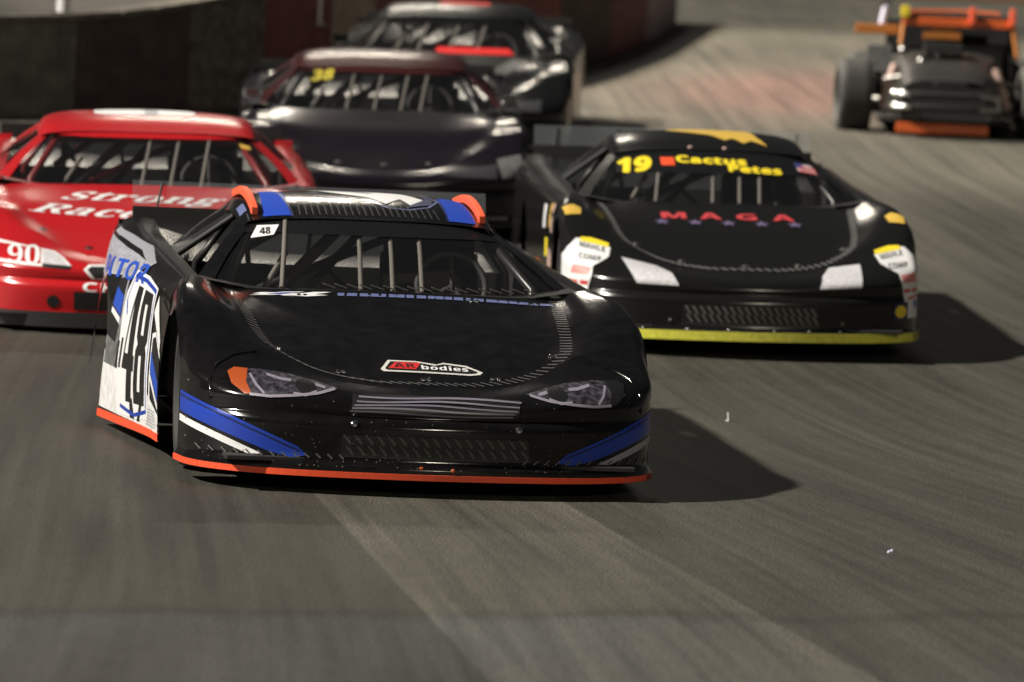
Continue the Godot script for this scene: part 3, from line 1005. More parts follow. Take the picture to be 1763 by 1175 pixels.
	for q in [[-0.66, 1.50, -0.50, 1.555, -0.40, 1.555, -0.54, 1.50], [-0.52, 1.49, -0.36, 1.55, -0.28, 1.55, -0.42, 1.485], [-0.64, 1.53, -0.60, 1.555, -0.30, 1.50, -0.40, 1.475]]:
		stick(em, c.hood, V(q), 0.002)
	put("hood_emblem", em.commit(), M.white_vinyl, car)
	var em2 := st_new()
	stick(em2, c.hood, V([-0.58, 1.515, -0.50, 1.54, -0.42, 1.54, -0.52, 1.51]), 0.003)
	put("hood_emblem_inlay", em2.commit(), M.blue_vinyl, car)
	var hl2 := st_new()
	var hx := -0.26
	while hx < 0.70:
		var hw := rng.randf_range(0.022, 0.05)
		stick(hl2, c.hood, V([hx, 1.495, hx + hw, 1.495, hx + hw + 0.006, 1.54, hx + 0.006, 1.54]), 0.002, 0.08)
		if rng.randf() < 0.6:
			stroke(hl2, c.hood, V([hx + hw, 1.49 + 0.05 * rng.randf(), hx + hw + 0.012, 1.49 + 0.05 * rng.randf()]), 0.014, 0.002)
		hx += hw + rng.randf_range(0.006, 0.014)
	put("hood_lettering", hl2.commit(), M.periwinkle_vinyl, car)
	# louvres at the foot of the glass
	var lv := st_new()
	for k in 18:
		var x := -0.28 + k * 0.055
		var a: Array = c.glass.at(Vector2(x, 0.79))
		if not a.is_empty():
			beam(lv, a[0] + Vector3(-0.028, 0.006, 0.03), a[0] + Vector3(0.028, -0.012, 0.03), 0.012, 0.006)
	put("cowl_edging", lv.commit(), M.stitch, car)
	# number tag in the corner of the glass
	decal("number_tag", car, c.glass, [V([-0.575, 0.955, -0.47, 0.975, -0.435, 1.018, -0.53, 1.008])], M.white_vinyl, 0.004, 0.05)
	var nt := st_new()
	write(nt, c.glass, text_tris("48"), Vector2(-0.503, 0.988), 0.026, 1.3, 0.4, 0.12, 0.006)
	put("tag_number", nt.commit(), M.dark_print, car)
	# roof rails and roof number
	for s in [-1.0, 1.0]:
		var st := st_new()
		var line := []
		for k in 12:
			var v := 2.43 + 0.97 * k / 11.0
			var a: Array = c.roof.at(Vector2(s * 0.535, v))
			if not a.is_empty():
				line.append(a[0] + Vector3(0, 0.018 + 0.012 * sin(PI * k / 11.0), 0))
		for k in line.size() - 1:
			beam(st, line[k], line[k + 1] + (line[k + 1] - line[k]) * 0.06, 0.032, 0.042)
		put("roof_rail", st.commit(), M.orange_rail, car)
		decal("roof_stripe", car, c.roof, [V([s * 0.50, 2.47, s * 0.37, 2.45, s * 0.36, 2.95, s * 0.44, 3.36])] if s < 0 else [V([0.37, 2.45, 0.50, 2.47, 0.50, 3.36, 0.38, 2.95])], M.blue_matte, 0.002, 0.06)
		var o := st_new()
		stroke(o, c.roof, V([s * 0.365, 2.44, s * 0.375, 2.95, s * 0.46, 3.36]), 0.012, 0.002, 0.1)
		put("roof_pinstripe", o.commit(), M.navy_vinyl, car)
	var rb := st_new()
	for k in 22:
		var x := -0.33 + k * 0.031
		stroke(rb, c.roof, V([x, 2.45, x * 0.98, 2.62 + 0.02 * (k % 3)]), 0.007, 0.002, 0.1)
	put("roof_rib", rb.commit(), M.rib, car)
	decal("roof_number", car, c.roof, [V([-0.34, 3.33, 0.12, 3.34, 0.30, 2.86, 0.215, 2.68, 0.185, 2.84, 0.10, 2.68, 0.03, 2.84, -0.10, 2.95])], M.white_vinyl, 0.002, 0.05)
	decal("roof_number_slit", car, c.roof, [V([-0.18, 3.12, 0.05, 2.99, 0.08, 3.02, -0.06, 3.14])], M.navy_vinyl, 0.003, 0.05)
	var oo := st_new()
	stroke(oo, c.roof, V([-0.22, 2.87, 0.02, 2.74, 0.10, 2.60, 0.20, 2.58, 0.30, 2.66, 0.37, 2.86, 0.32, 3.1]), 0.012, 0.002, 0.1)
	put("roof_outline", oo.commit(), M.periwinkle_vinyl, car)
	decal("roof_shadow_block", car, c.roof, [V([0.19, 2.62, 0.32, 2.72, 0.345, 2.88, 0.30, 3.05, 0.31, 2.87, 0.225, 2.70])], M.navy_vinyl, 0.0025, 0.05)
	var pl := st_new()
	stick(pl, c.roof, V([-0.56, 2.62, -0.59, 2.62, -0.59, 2.80, -0.56, 2.80]), 0.003)
	put("side_label", pl.commit(), M.periwinkle_vinyl, car)
	# ---- right flank: number 48 on a white field between blue and white bolts
	var S: BodySurface = c.right_side
	decal("white_field", car, S, [V([-3.22, 0.09, -1.49, 0.105, -1.47, 0.22, -1.62, 0.22, -1.95, 0.27, -2.55, 0.27, -2.75, 0.36, -3.22, 0.36])], M.dirty_white, 0.0015, 0.06)
	decal("grey_scuff", car, S, [V([-3.20, 0.30, -2.72, 0.30, -2.80, 0.50, -3.20, 0.48])], M.scuff_grey, 0.0022, 0.06)
	var sc := st_new()
	for q in [[-2.30, 0.11, -2.18, 0.11, -2.26, 0.20, -2.34, 0.20], [-2.12, 0.11, -2.05, 0.11, -1.99, 0.19, -2.06, 0.19], [-2.84, 0.30, -2.78, 0.30, -2.78, 0.43, -2.84, 0.43], [-2.74, 0.31, -2.68, 0.31, -2.68, 0.45, -2.74, 0.45]]:
		stick(sc, S, V(q), 0.003)
	put("tyre_scuff", sc.commit(), M.dark_print, car)
	var fine := st_new()
	for k in 6:
		stick(fine, S, V([-1.86 + 0.01 * k, 0.118 + 0.014 * k, -1.58, 0.118 + 0.014 * k, -1.58, 0.124 + 0.014 * k, -1.86 + 0.01 * k, 0.124 + 0.014 * k]), 0.003, 0.3)
	put("fine_print", fine.commit(), M.grey_vinyl, car)
	# rear part: dark window shape with blue and white bolts
	var edge := V([-3.75, 0.76, -3.02, 0.73, -2.88, 0.55, -2.92, 0.40, -3.22, 0.42, -3.22, 0.60])
	decal("flank_outline", car, S, [V([-3.22, 0.72, -2.98, 0.75, -2.84, 0.55, -2.88, 0.37, -3.22, 0.39])], M.grey_vinyl, 0.0018, 0.06)
	decal("flank_dark", car, S, [V([-3.22, 0.70, -3.00, 0.72, -2.90, 0.55, -2.93, 0.41, -3.22, 0.43])], M.dark_print, 0.0026, 0.06)
	decal("blue_bolt", car, S, [V([-3.22, 0.66, -2.95, 0.63, -2.92, 0.54, -3.22, 0.575])], M.blue_bright, 0.0034, 0.06)
	decal("white_bolt", car, S, [V([-3.22, 0.565, -2.92, 0.53, -2.91, 0.50, -3.22, 0.54])], M.white_vinyl, 0.0034, 0.06)
	# number field
	var Q := V([-2.62, 0.13, -1.86, 0.16, -1.98, 0.725, -2.80, 0.745])
	decal("number_field", car, S, [warp(V([-0.10, -0.04, 0.6, -0.06, 1.04, -0.04, 1.06, 0.6, 1.02, 1.0, 0.55, 1.04, 0.0, 1.03, -0.14, 0.85]), Q)], M.white_vinyl, 0.0028, 0.06)
	var bo := st_new()
	stroke(bo, S, warp(V([0.05, 0.02, 0.55, -0.03, 0.98, 0.02, 1.00, 0.6, 0.97, 0.97, 0.5, 1.0, 0.02, 0.99, -0.06, 0.8, 0.04, 0.70]), Q), 0.018, 0.0034, 0.1)
	put("number_outline", bo.commit(), M.blue_vinyl, car)
	var digits := decal("race_number", car, S, [warp(V([0.06, 0.30, 0.26, 0.30, 0.26, 0.06, 0.45, 0.06, 0.45, 0.30, 0.50, 0.30, 0.50, 0.42, 0.45, 0.42, 0.46, 0.94, 0.26, 0.94]), Q),
		warp(V([0.55, 0.06, 0.92, 0.06, 0.94, 0.20, 0.93, 0.47, 0.88, 0.52, 0.94, 0.57, 0.94, 0.80, 0.90, 0.94, 0.55, 0.94, 0.53, 0.80, 0.54, 0.57, 0.60, 0.52, 0.54, 0.47, 0.53, 0.20])  , Q)], M.black_vinyl, 0.004, 0.06)
	decal("number_slit", digits, S, [warp(V([0.16, 0.42, 0.27, 0.42, 0.28, 0.80]), Q), warp(V([0.69, 0.16, 0.78, 0.16, 0.78, 0.44, 0.69, 0.44]), Q), warp(V([0.69, 0.60, 0.78, 0.60, 0.78, 0.84, 0.69, 0.84]), Q)], M.white_vinyl, 0.0052, 0.06)
	# front part
	decal("white_bolt", car, S, [V([-1.90, 0.62, -1.50, 0.47, -1.50, 0.515, -1.86, 0.70])], M.white_vinyl, 0.002, 0.06)
	decal("flank_outline", car, S, [V([-1.84, 0.53, -1.72, 0.545, -1.46, 0.46, -1.47, 0.16, -1.80, 0.22])], M.white_vinyl, 0.0022, 0.06)
	decal("flank_dark", car, S, [V([-1.80, 0.51, -1.70, 0.525, -1.46, 0.44, -1.47, 0.19, -1.76, 0.24])], M.dark_print, 0.003, 0.06)
	decal("blue_bolt", car, S, [V([-1.80, 0.45, -1.47, 0.335, -1.47, 0.25, -1.79, 0.37])], M.blue_bright, 0.0038, 0.06)
	decal("white_bolt", car, S, [V([-1.79, 0.36, -1.47, 0.24, -1.47, 0.21, -1.785, 0.33])], M.white_vinyl, 0.0038, 0.06)
	# lettering along the shoulder
	decal("name_field", car, S, [V([-4.50, 0.66, -2.74, 0.735, -2.66, 0.80, -4.50, 0.85])], M.periwinkle_pale, 0.0018, 0.06)
	var nm := st_new()
	write(nm, S, text_tris("RATOR"), Vector2(-3.30, 0.742), 0.085, 4.4, -0.5, 0.02, 0.0034)
	put("side_lettering", nm.commit(), M.blue_bright, car)
	var ol := st_new()
	stroke(ol, S, V([-2.66, 0.725, -2.58, 0.80, -3.3, 0.842, -4.5, 0.875]), 0.02, 0.003, 0.1)
	put("shoulder_pinstripe", ol.commit(), M.grey_vinyl, car)
	# rivets down the edges of nose and door
	for s in [-1.0, 1.0]:
		bolts(c, c.nose, V([s * 1.012, 0.18, s * 1.012, 0.26, s * 1.012, 0.34, s * 1.010, 0.42]), 0.007, "rivet", "steel")
	bolts(c, S, V([-1.50, 0.14, -1.49, 0.24, -1.48, 0.34, -1.46, 0.44, -1.45, 0.54, -1.60, 0.70, -1.80, 0.735, -2.05, 0.745]), 0.007, "rivet", "chrome")
	# rubber crumbs and grit stuck to the nose
	var gr := st_new()
	for k in 260:
		var q := Vector2(rng.randf_range(-0.96, 0.96), 0.11 + 0.33 * pow(rng.randf(), 2.0))
		var a: Array = c.nose.at(q)
		if not a.is_empty():
			disc(gr, a[0] + a[1] * 0.005, a[1], rng.randf_range(0.0012, 0.0034), 6)
	put("road_grit", gr.commit(), M.grit, car)
	# small gravel and stickers caught above the lip
	bolts(c, c.nose, V([-0.06, 0.118, 0.075, 0.112]), 0.010, "lip_rivet", "amber_print")

func car_19() -> void:
	var c := stock_car("late_model_race_car", Vector3(1.345, 0.165, -32.0), 0.072, Vector2(0.004, 0.016), {"paint": "black_paint_soft", "strip": "lime_vinyl", "strip_rise": 0.026, "band": 0.125, "braces": [-0.40, -0.06, 0.10, 0.22]})
	var car: Node3D = c.root
	tag(car, "black late model race car with yellow bumper lip and yellow 19 on its windshield", "race car", "stock cars on the track")
	bolts(c, c.nose, V([-0.60, 0.125, -0.35, 0.125, -0.12, 0.125, 0.14, 0.125, 0.34, 0.125, 0.52, 0.125, -0.45, 0.17, 0.53, 0.17]), 0.011, "valance_bolt", "steel")
	decal("headlight", car, c.nose, [V([-0.71, 0.50, -0.52, 0.462, -0.44, 0.43, -0.405, 0.365, -0.64, 0.372])], M.headlight_white, 0.002, 0.05)
	decal("headlight", car, c.nose, [V([0.64, 0.375, 0.395, 0.365, 0.42, 0.43, 0.48, 0.47, 0.66, 0.495])], M.headlight_white, 0.002, 0.05)
	var lp := decal("lower_intake", car, c.nose, [V([-0.39, 0.145, 0.39, 0.145, 0.38, 0.262, -0.38, 0.262])], M.dark_print, 0.0015, 0.05)
	var ms := st_new()
	for r in 2:
		for k in 18:
			var x := -0.355 + k * 0.042 + r * 0.010
			var y := 0.235 - r * 0.046
			stroke(ms, c.nose, V([x - 0.014, y + 0.022, x + 0.018, y - 0.024]), 0.010, 0.003, 0.2)
	put("mesh_print", ms.commit(), M.stitch_pale, lp)
	lacing(c, seam_line(), c.hood, 0.046, Vector2(0.034, -0.034), 0.016, "edge_stitching", "stitch_pale")
	for q in [Vector2(-0.60, 0.70), Vector2(-0.36, 0.46), Vector2(0.0, 0.385), Vector2(0.31, 0.435), Vector2(0.60, 0.70)]:
		var a: Array = c.hood.at(q)
		var st := st_new()
		disc(st, a[0] + a[1] * 0.002, a[1], 0.026)
		bolt(st, a[0], a[1], 0.016)
		put("hood_pin", st.commit(), M.steel, car)
	# banner lettering
	var b1 := st_new()
	write(b1, c.glass, text_tris("19"), Vector2(-0.485, 0.960), 0.070, 1.95, 0.45, 0.12, 0.005, 0.007)
	put("banner_number", b1.commit(), M.yellow_vinyl, car)
	decal("banner_square", car, c.glass, [V([-0.325, 0.963, -0.245, 0.966, -0.245, 1.008, -0.325, 1.006])], M.orange_vinyl, 0.005, 0.05)
	var b2 := st_new()
	write(b2, c.glass, text_tris("Cactus"), Vector2(-0.02, 0.996), 0.035, 2.75, 0.0, -0.02, 0.005, 0.0035)
	write(b2, c.glass, text_tris("Petes"), Vector2(0.235, 0.951), 0.035, 2.6, 0.0, -0.04, 0.005, 0.0035)
	put("banner_lettering", b2.commit(), M.yellow_vinyl, car)
	var fl := decal("flag_sticker", car, c.glass, [V([0.505, 0.948, 0.625, 0.925, 0.60, 0.975, 0.49, 0.992])], M.flag_pale, 0.005, 0.05)
	decal("flag_canton", fl, c.glass, [V([0.497, 0.968, 0.545, 0.960, 0.540, 0.984, 0.49, 0.992])], M.flag_blue, 0.006, 0.05)
	var fs := st_new()
	for k in 3:
		stick(fs, c.glass, V([0.515, 0.944 + k * 0.012, 0.62, 0.927 + k * 0.012, 0.62, 0.932 + k * 0.012, 0.515, 0.949 + k * 0.012]), 0.0065, 0.1)
	put("flag_stripe", fs.commit(), M.red_vinyl, fl)
	# hood lettering with stars
	var hl := st_new()
	var word := ["M", "A", "G", "A"]
	for k in 4:
		write(hl, c.hood, text_tris(word[k]), Vector2(-0.33 + k * 0.215, 1.30), 0.125, 1.1, 0.0, 0.0, 0.003, 0.004)
	put("hood_lettering", hl.commit(), M.red_soft, car)
	for k in 5:
		var star := PackedVector2Array()
		for e in 10:
			var r := 0.050 if e % 2 == 0 else 0.022
			star.append(Vector2(-0.41 + k * 0.195 + r * sin(TAU * e / 10.0), 1.165 + 1.2 * r * cos(TAU * e / 10.0)))
		decal("hood_star", car, c.hood, [star], M.star_purple, 0.003, 0.08)
	# contingency stickers on the front corners
	for s in [1.0, -1.0]:
		var f := func(p: PackedVector2Array) -> PackedVector2Array: return p if s > 0 else mirror2(p)
		decal("sticker_panel", car, c.nose, [f.call(V([-1.035, 0.20, -0.93, 0.20, -0.90, 0.34, -0.875, 0.45, -0.78, 0.50, -0.76, 0.545, -0.86, 0.588, -0.95, 0.588, -1.0, 0.54, -1.035, 0.48]))], M.white_vinyl, 0.0018, 0.04)
		decal("yellow_sticker", car, c.nose, [f.call(V([-0.93, 0.575, -0.77, 0.545, -0.765, 0.565, -0.86, 0.592, -0.92, 0.594]))], M.yellow_vinyl, 0.003, 0.04)
		decal("red_sticker", car, c.nose, [f.call(V([-0.99, 0.405, -0.90, 0.40, -0.885, 0.44, -0.98, 0.455]))], M.red_pale, 0.003, 0.04)
		decal("red_sticker", car, c.nose, [f.call(V([-1.02, 0.352, -0.955, 0.348, -0.955, 0.366, -1.02, 0.372])), f.call(V([-0.945, 0.348, -0.905, 0.345, -0.90, 0.366, -0.94, 0.37]))], M.red_vinyl, 0.003, 0.04)
		decal("red_sticker", car, c.nose, [f.call(V([-1.02, 0.318, -0.93, 0.305, -0.93, 0.316, -1.02, 0.332]))], M.red_vinyl, 0.003, 0.04)
		decal("blue_sticker", car, c.nose, [f.call(V([-1.01, 0.262, -0.975, 0.258, -0.965, 0.296, -1.0, 0.300]))], M.blue_vinyl, 0.003, 0.04)
		var dm := decal("diamond_sticker", car, c.nose, [f.call(V([-0.93, 0.195, -0.835, 0.185, -0.835, 0.285, -0.93, 0.295]))], M.navy_vinyl, 0.003, 0.04)
		var ci := PackedVector2Array()
		for k in 14:
			ci.append(Vector2(-0.883 + 0.036 * cos(TAU * k / 14.0), 0.24 + 0.036 * sin(TAU * k / 14.0)))
		decal("diamond_sun", dm, c.nose, [f.call(ci), f.call(V([-0.927, 0.24, -0.883, 0.228, -0.838, 0.24, -0.883, 0.252]))], M.yellow_vinyl, 0.0042, 0.04)
		var tx := st_new()
		write(tx, c.nose, text_tris("MAHLE"), Vector2(-0.862 * s, 0.545), 0.026, 1.2, 0.0, -0.18 * s, 0.0032)
		write(tx, c.nose, text_tris("COMP"), Vector2(-0.885 * s, 0.492), 0.026, 1.2, 0.0, -0.10 * s, 0.0032)
		put("sticker_lettering", tx.commit(), M.dark_print, car)
		decal("fender_badge", car, c.hood, [f.call(V([-0.99, 0.98, -0.90, 1.0, -0.89, 1.12, -0.93, 1.18, -1.0, 1.12]))], M.gold_vinyl, 0.003, 0.05)
	# stickers behind the front wheel
	var S: BodySurface = c.right_side
	for q in [[-1.62, 0.58, -1.50, 0.57, -1.49, 0.73, -1.60, 0.75, "pink_print"], [-1.75, 0.60, -1.66, 0.60, -1.66, 0.74, -1.75, 0.74, "gold_vinyl"], [-1.95, 0.42, -1.78, 0.42, -1.78, 0.53, -1.95, 0.53, "yellow_vinyl"], [-1.74, 0.28, -1.60, 0.28, -1.58, 0.47, -1.72, 0.48, "pink_print"], [-1.58, 0.20, -1.49, 0.2, -1.48, 0.45, -1.56, 0.46, "pink_print"], [-2.5, 0.30, -2.0, 0.28, -2.0, 0.36, -2.5, 0.38, "orange_dull"], [-2.15, 0.58, -1.98, 0.58, -1.98, 0.72, -2.15, 0.72, "white_vinyl"], [-1.95, 0.24, -1.80, 0.24, -1.80, 0.36, -1.95, 0.36, "white_vinyl"], [-1.76, 0.12, -1.52, 0.12, -1.52, 0.18, -1.76, 0.18, "white_vinyl"]]:
		decal("side_sticker", car, S, [V(q.slice(0, 8))], M[q[8]], 0.003, 0.06)
	# roof: gold burst
	decal("roof_burst", car, c.roof, [V([-0.24, 2.98, 0.02, 2.78, 0.10, 2.62, 0.15, 2.68, 0.21, 2.56, 0.26, 2.64, 0.35, 2.53, 0.31, 2.74, 0.28, 3.2, -0.05, 3.3])], M.gold_vinyl, 0.002, 0.05)
	bolts(c, c.roof, V([-0.13, 2.44, 0.08, 2.43]), 0.015, "roof_bolt", "pink_print")

func car_90() -> void:
	var c := stock_car("late_model_race_car", Vector3(-2.01, 0.095, -31.7), 0.085, Vector2(0.018, 0.018), {"paint": "red_paint", "cabin": 1.10, "cabin_foot": 1.06, "flush": true, "blade": false, "strip": "black_valance", "strip_rise": 0.06, "band": 0.03, "band_mat": "red_paint", "cowl": "red_dark", "cage": "red_dark", "braces": [-0.05, 0.12, 0.30]})
	var car: Node3D = c.root
	tag(car, "red late model race car with white 90 on its headlight", "race car", "stock cars on the track")
	bolts(c, c.nose, V([-0.86, 0.125, -0.74, 0.125, -0.58, 0.125, -0.42, 0.125, -0.26, 0.125, 0.26, 0.125, 0.42, 0.125, 0.58, 0.125, 0.74, 0.125]), 0.013, "valance_bolt", "chrome")
	for s in [1.0, -1.0]:
		var f := func(p: PackedVector2Array) -> PackedVector2Array: return p if s > 0 else mirror2(p)
		var hl := decal("headlight", car, c.nose, [f.call(V([-0.93, 0.42, -0.80, 0.402, -0.62, 0.395, -0.48, 0.388, -0.455, 0.40, -0.50, 0.44, -0.55, 0.468, -0.72, 0.496, -0.90, 0.525, -0.95, 0.52]))], M.white_vinyl, 0.002, 0.04)
		decal("headlight_lens", hl, c.nose, [f.call(V([-0.615, 0.408, -0.475, 0.40, -0.51, 0.437, -0.555, 0.462, -0.62, 0.472]))], M.headlight_white, 0.003, 0.04)
		decal("headlight_shade", hl, c.nose, [f.call(V([-0.62, 0.392, -0.47, 0.384, -0.455, 0.40, -0.62, 0.41]))], M.dark_print, 0.0035, 0.04)
		decal("headlight_red", hl, c.nose, [f.call(V([-0.90, 0.428, -0.63, 0.408, -0.63, 0.478, -0.74, 0.490, -0.88, 0.505]))], M.red_paint, 0.003, 0.04)
		var n := st_new()
		write(n, c.nose, text_tris("90", "Droid Serif"), Vector2(-0.725 * s, 0.450), 0.088, 1.4, 0.0, 0.0, 0.0045)
		put("headlight_number", n.commit(), M.white_vinyl, hl)
	var g := decal("grille", car, c.nose, [V([-0.36, 0.412, -0.39, 0.385, -0.34, 0.335, 0.34, 0.335, 0.39, 0.385, 0.36, 0.412])], M.white_vinyl, 0.002, 0.04)
	decal("grille_mesh", g, c.nose, [V([-0.345, 0.402, -0.37, 0.385, -0.325, 0.340, 0.325, 0.340, 0.37, 0.385, 0.345, 0.402])], M.dark_print, 0.003, 0.04)
	var nl := st_new()
	write(nl, c.nose, text_tris("CHEVROLET"), Vector2(0.02, 0.290), 0.044, 2.45, 0.0, 0.0, 0.004)
	put("nose_lettering", nl.commit(), M.white_vinyl, car)
	decal("lower_intake", car, c.nose, [V([-0.44, 0.16, 0.44, 0.16, 0.44, 0.265, -0.44, 0.265])], M.dark_print, 0.003, 0.05)
	for s in [-1.0, 1.0]:
		var ci := PackedVector2Array()
		for k in 16:
			ci.append(Vector2(s * 0.555 + 0.036 * cos(TAU * k / 16.0), 0.205 + 0.036 * sin(TAU * k / 16.0)))
		decal("brake_duct", car, c.nose, [ci], M.dark_print, 0.003, 0.05)
	for q in [Vector2(-0.62, 0.70), Vector2(-0.36, 0.46), Vector2(0.0, 0.385), Vector2(0.36, 0.46), Vector2(0.62, 0.70)]:
		var a: Array = c.hood.at(q)
		var st := st_new()
		disc(st, a[0] + a[1] * 0.002, a[1], 0.026)
		bolt(st, a[0], a[1], 0.016)
		put("hood_pin", st.commit(), M.chrome, car)
	var t := st_new()
	write(t, c.hood, text_tris("Strong", "Droid Serif", 700, true), Vector2(-0.05, 1.29), 0.165, 1.18, 0.6, -0.06, 0.003)
	write(t, c.hood, text_tris("Race", "Droid Serif", 700, true), Vector2(-0.34, 1.04), 0.165, 1.18, 0.6, -0.10, 0.003)
	put("hood_lettering", t.commit(), M.white_vinyl, car)
	# roof: white oval field with a grey bar
	var ov := PackedVector2Array()
	for k in 28:
		var a := TAU * k / 28.0
		ov.append(Vector2(-0.02 + 0.31 * signf(cos(a)) * pow(absf(cos(a)), 0.6), 2.96 + 0.17 * signf(sin(a)) * pow(absf(sin(a)), 0.6)))
	decal("roof_field", car, c.roof, [ov], M.white_vinyl, 0.002, 0.05)
	decal("roof_bar", car, c.roof, [V([-0.02, 2.80, 0.06, 2.80, 0.06, 3.12, -0.02, 3.12])], M.grey_vinyl, 0.003, 0.05)
	decal("pillar_badge", car, c.glass, [V([0.535, 1.0, 0.60, 0.985, 0.61, 0.965, 0.55, 0.975])], M.gold_vinyl, 0.004, 0.05)

func car_38() -> void:
	var c := stock_car("late_model_race_car", Vector3(-0.94, 0.41, -39.0), 0.036, Vector2(0.030, 0.016), {"paint": "purple_paint", "blade": false, "strip": "purple_paint", "band": 0.04, "cabin": 1.08, "cabin_foot": 1.07, "flush": true, "band_mat": "maroon_paint", "roof": "maroon_paint", "pillar": "maroon_paint", "cowl": "purple_paint", "braces": [-0.25, -0.05, 0.14, 0.28]})
	var car: Node3D = c.root
	tag(car, "dark purple late model race car with maroon roof and yellow 38", "race car", "stock cars on the track")
	var n := st_new()
	write(n, c.glass, text_tris("38"), Vector2(-0.42, 0.985), 0.064, 1.7, 0.5, 0.10, 0.005)
	put("banner_number", n.commit(), M.yellow_dull, car)
	for q in [Vector2(-0.60, 0.66), Vector2(-0.30, 0.43), Vector2(0.02, 0.385), Vector2(0.33, 0.44), Vector2(0.60, 0.66)]:
		var a: Array = c.hood.at(q)
		var st := st_new()
		disc(st, a[0] + a[1] * 0.002, a[1], 0.028)
		bolt(st, a[0], a[1], 0.018)
		put("hood_pin", st.commit(), M.steel, car)
	for s in [-1.0, 1.0]:
		decal("headlight", car, c.nose, [V([s * 0.80, 0.40, s * 0.42, 0.42, s * 0.55, 0.46, s * 0.80, 0.49])], M.headlight_dim, 0.002, 0.05)
		decal("fender_sticker", car, c.nose, [V([s * 0.99, 0.42, s * 0.84, 0.40, s * 0.80, 0.52, s * 0.97, 0.55])], M.scuff_grey, 0.002, 0.05)
		var st := st_new()
		box(st, Vector3(s * 0.93, 0.86, -1.98), Vector3(0.11, 0.07, 0.05))
		tube(st, [Vector3(s * 0.86, 0.80, -1.95), Vector3(s * 0.90, 0.85, -1.97)], 0.012, 6)
		put("side_mirror", st.commit(), M.chrome, car)

func car_back() -> void:
	var c := stock_car("late_model_race_car", Vector3(-0.66, 0.75, -45.15), -0.034, Vector2(0.034, 0.010), {"paint": "graphite_paint", "cabin": 1.08, "cabin_foot": 1.07, "flush": true, "blade": false, "strip": "graphite_paint", "band": 0.05, "band_mat": "graphite_paint", "cowl": "graphite_paint", "braces": [-0.28, -0.02, 0.2]})
	var car: Node3D = c.root
	tag(car, "dark grey late model race car with red strip across its windshield foot", "race car", "stock cars on the track")
	decal("windshield_strip", car, c.glass, [V([-0.12, 0.778, 0.52, 0.778, 0.47, 0.822, -0.12, 0.822])], M.red_vinyl, 0.004, 0.05)
	decal("roof_stripe", car, c.roof, [V([-0.16, 2.84, 0.26, 2.84, 0.26, 2.96, -0.16, 2.96])], M.red_vinyl, 0.002, 0.05)
	for s in [-1.0, 1.0]:
		decal("headlight", car, c.nose, [V([s * 0.80, 0.40, s * 0.42, 0.42, s * 0.55, 0.46, s * 0.80, 0.49])], M.headlight_dim, 0.002, 0.05)
		var st := st_new()
		box(st, Vector3(s * 0.93, 0.86, -1.98), Vector3(0.12, 0.07, 0.05))
		tube(st, [Vector3(s * 0.86, 0.80, -1.95), Vector3(s * 0.90, 0.85, -1.97)], 0.012, 6)
		put("side_mirror", st.commit(), M.chrome if s > 0 else M.graphite_paint, car)
	for q in [Vector2(-0.60, 0.66), Vector2(0.60, 0.66)]:
		var a: Array = c.hood.at(q)
		var st := st_new()
		disc(st, a[0] + a[1] * 0.002, a[1], 0.028)
		bolt(st, a[0], a[1], 0.018)
		put("hood_pin", st.commit(), M.steel, car)
	# broad pale slash across the hood
	decal("hood_slash", car, c.hood, [V([0.10, 0.45, 0.28, 0.45, 0.66, 1.45, 0.52, 1.50])], M.graphite_pale, 0.002, 0.06)

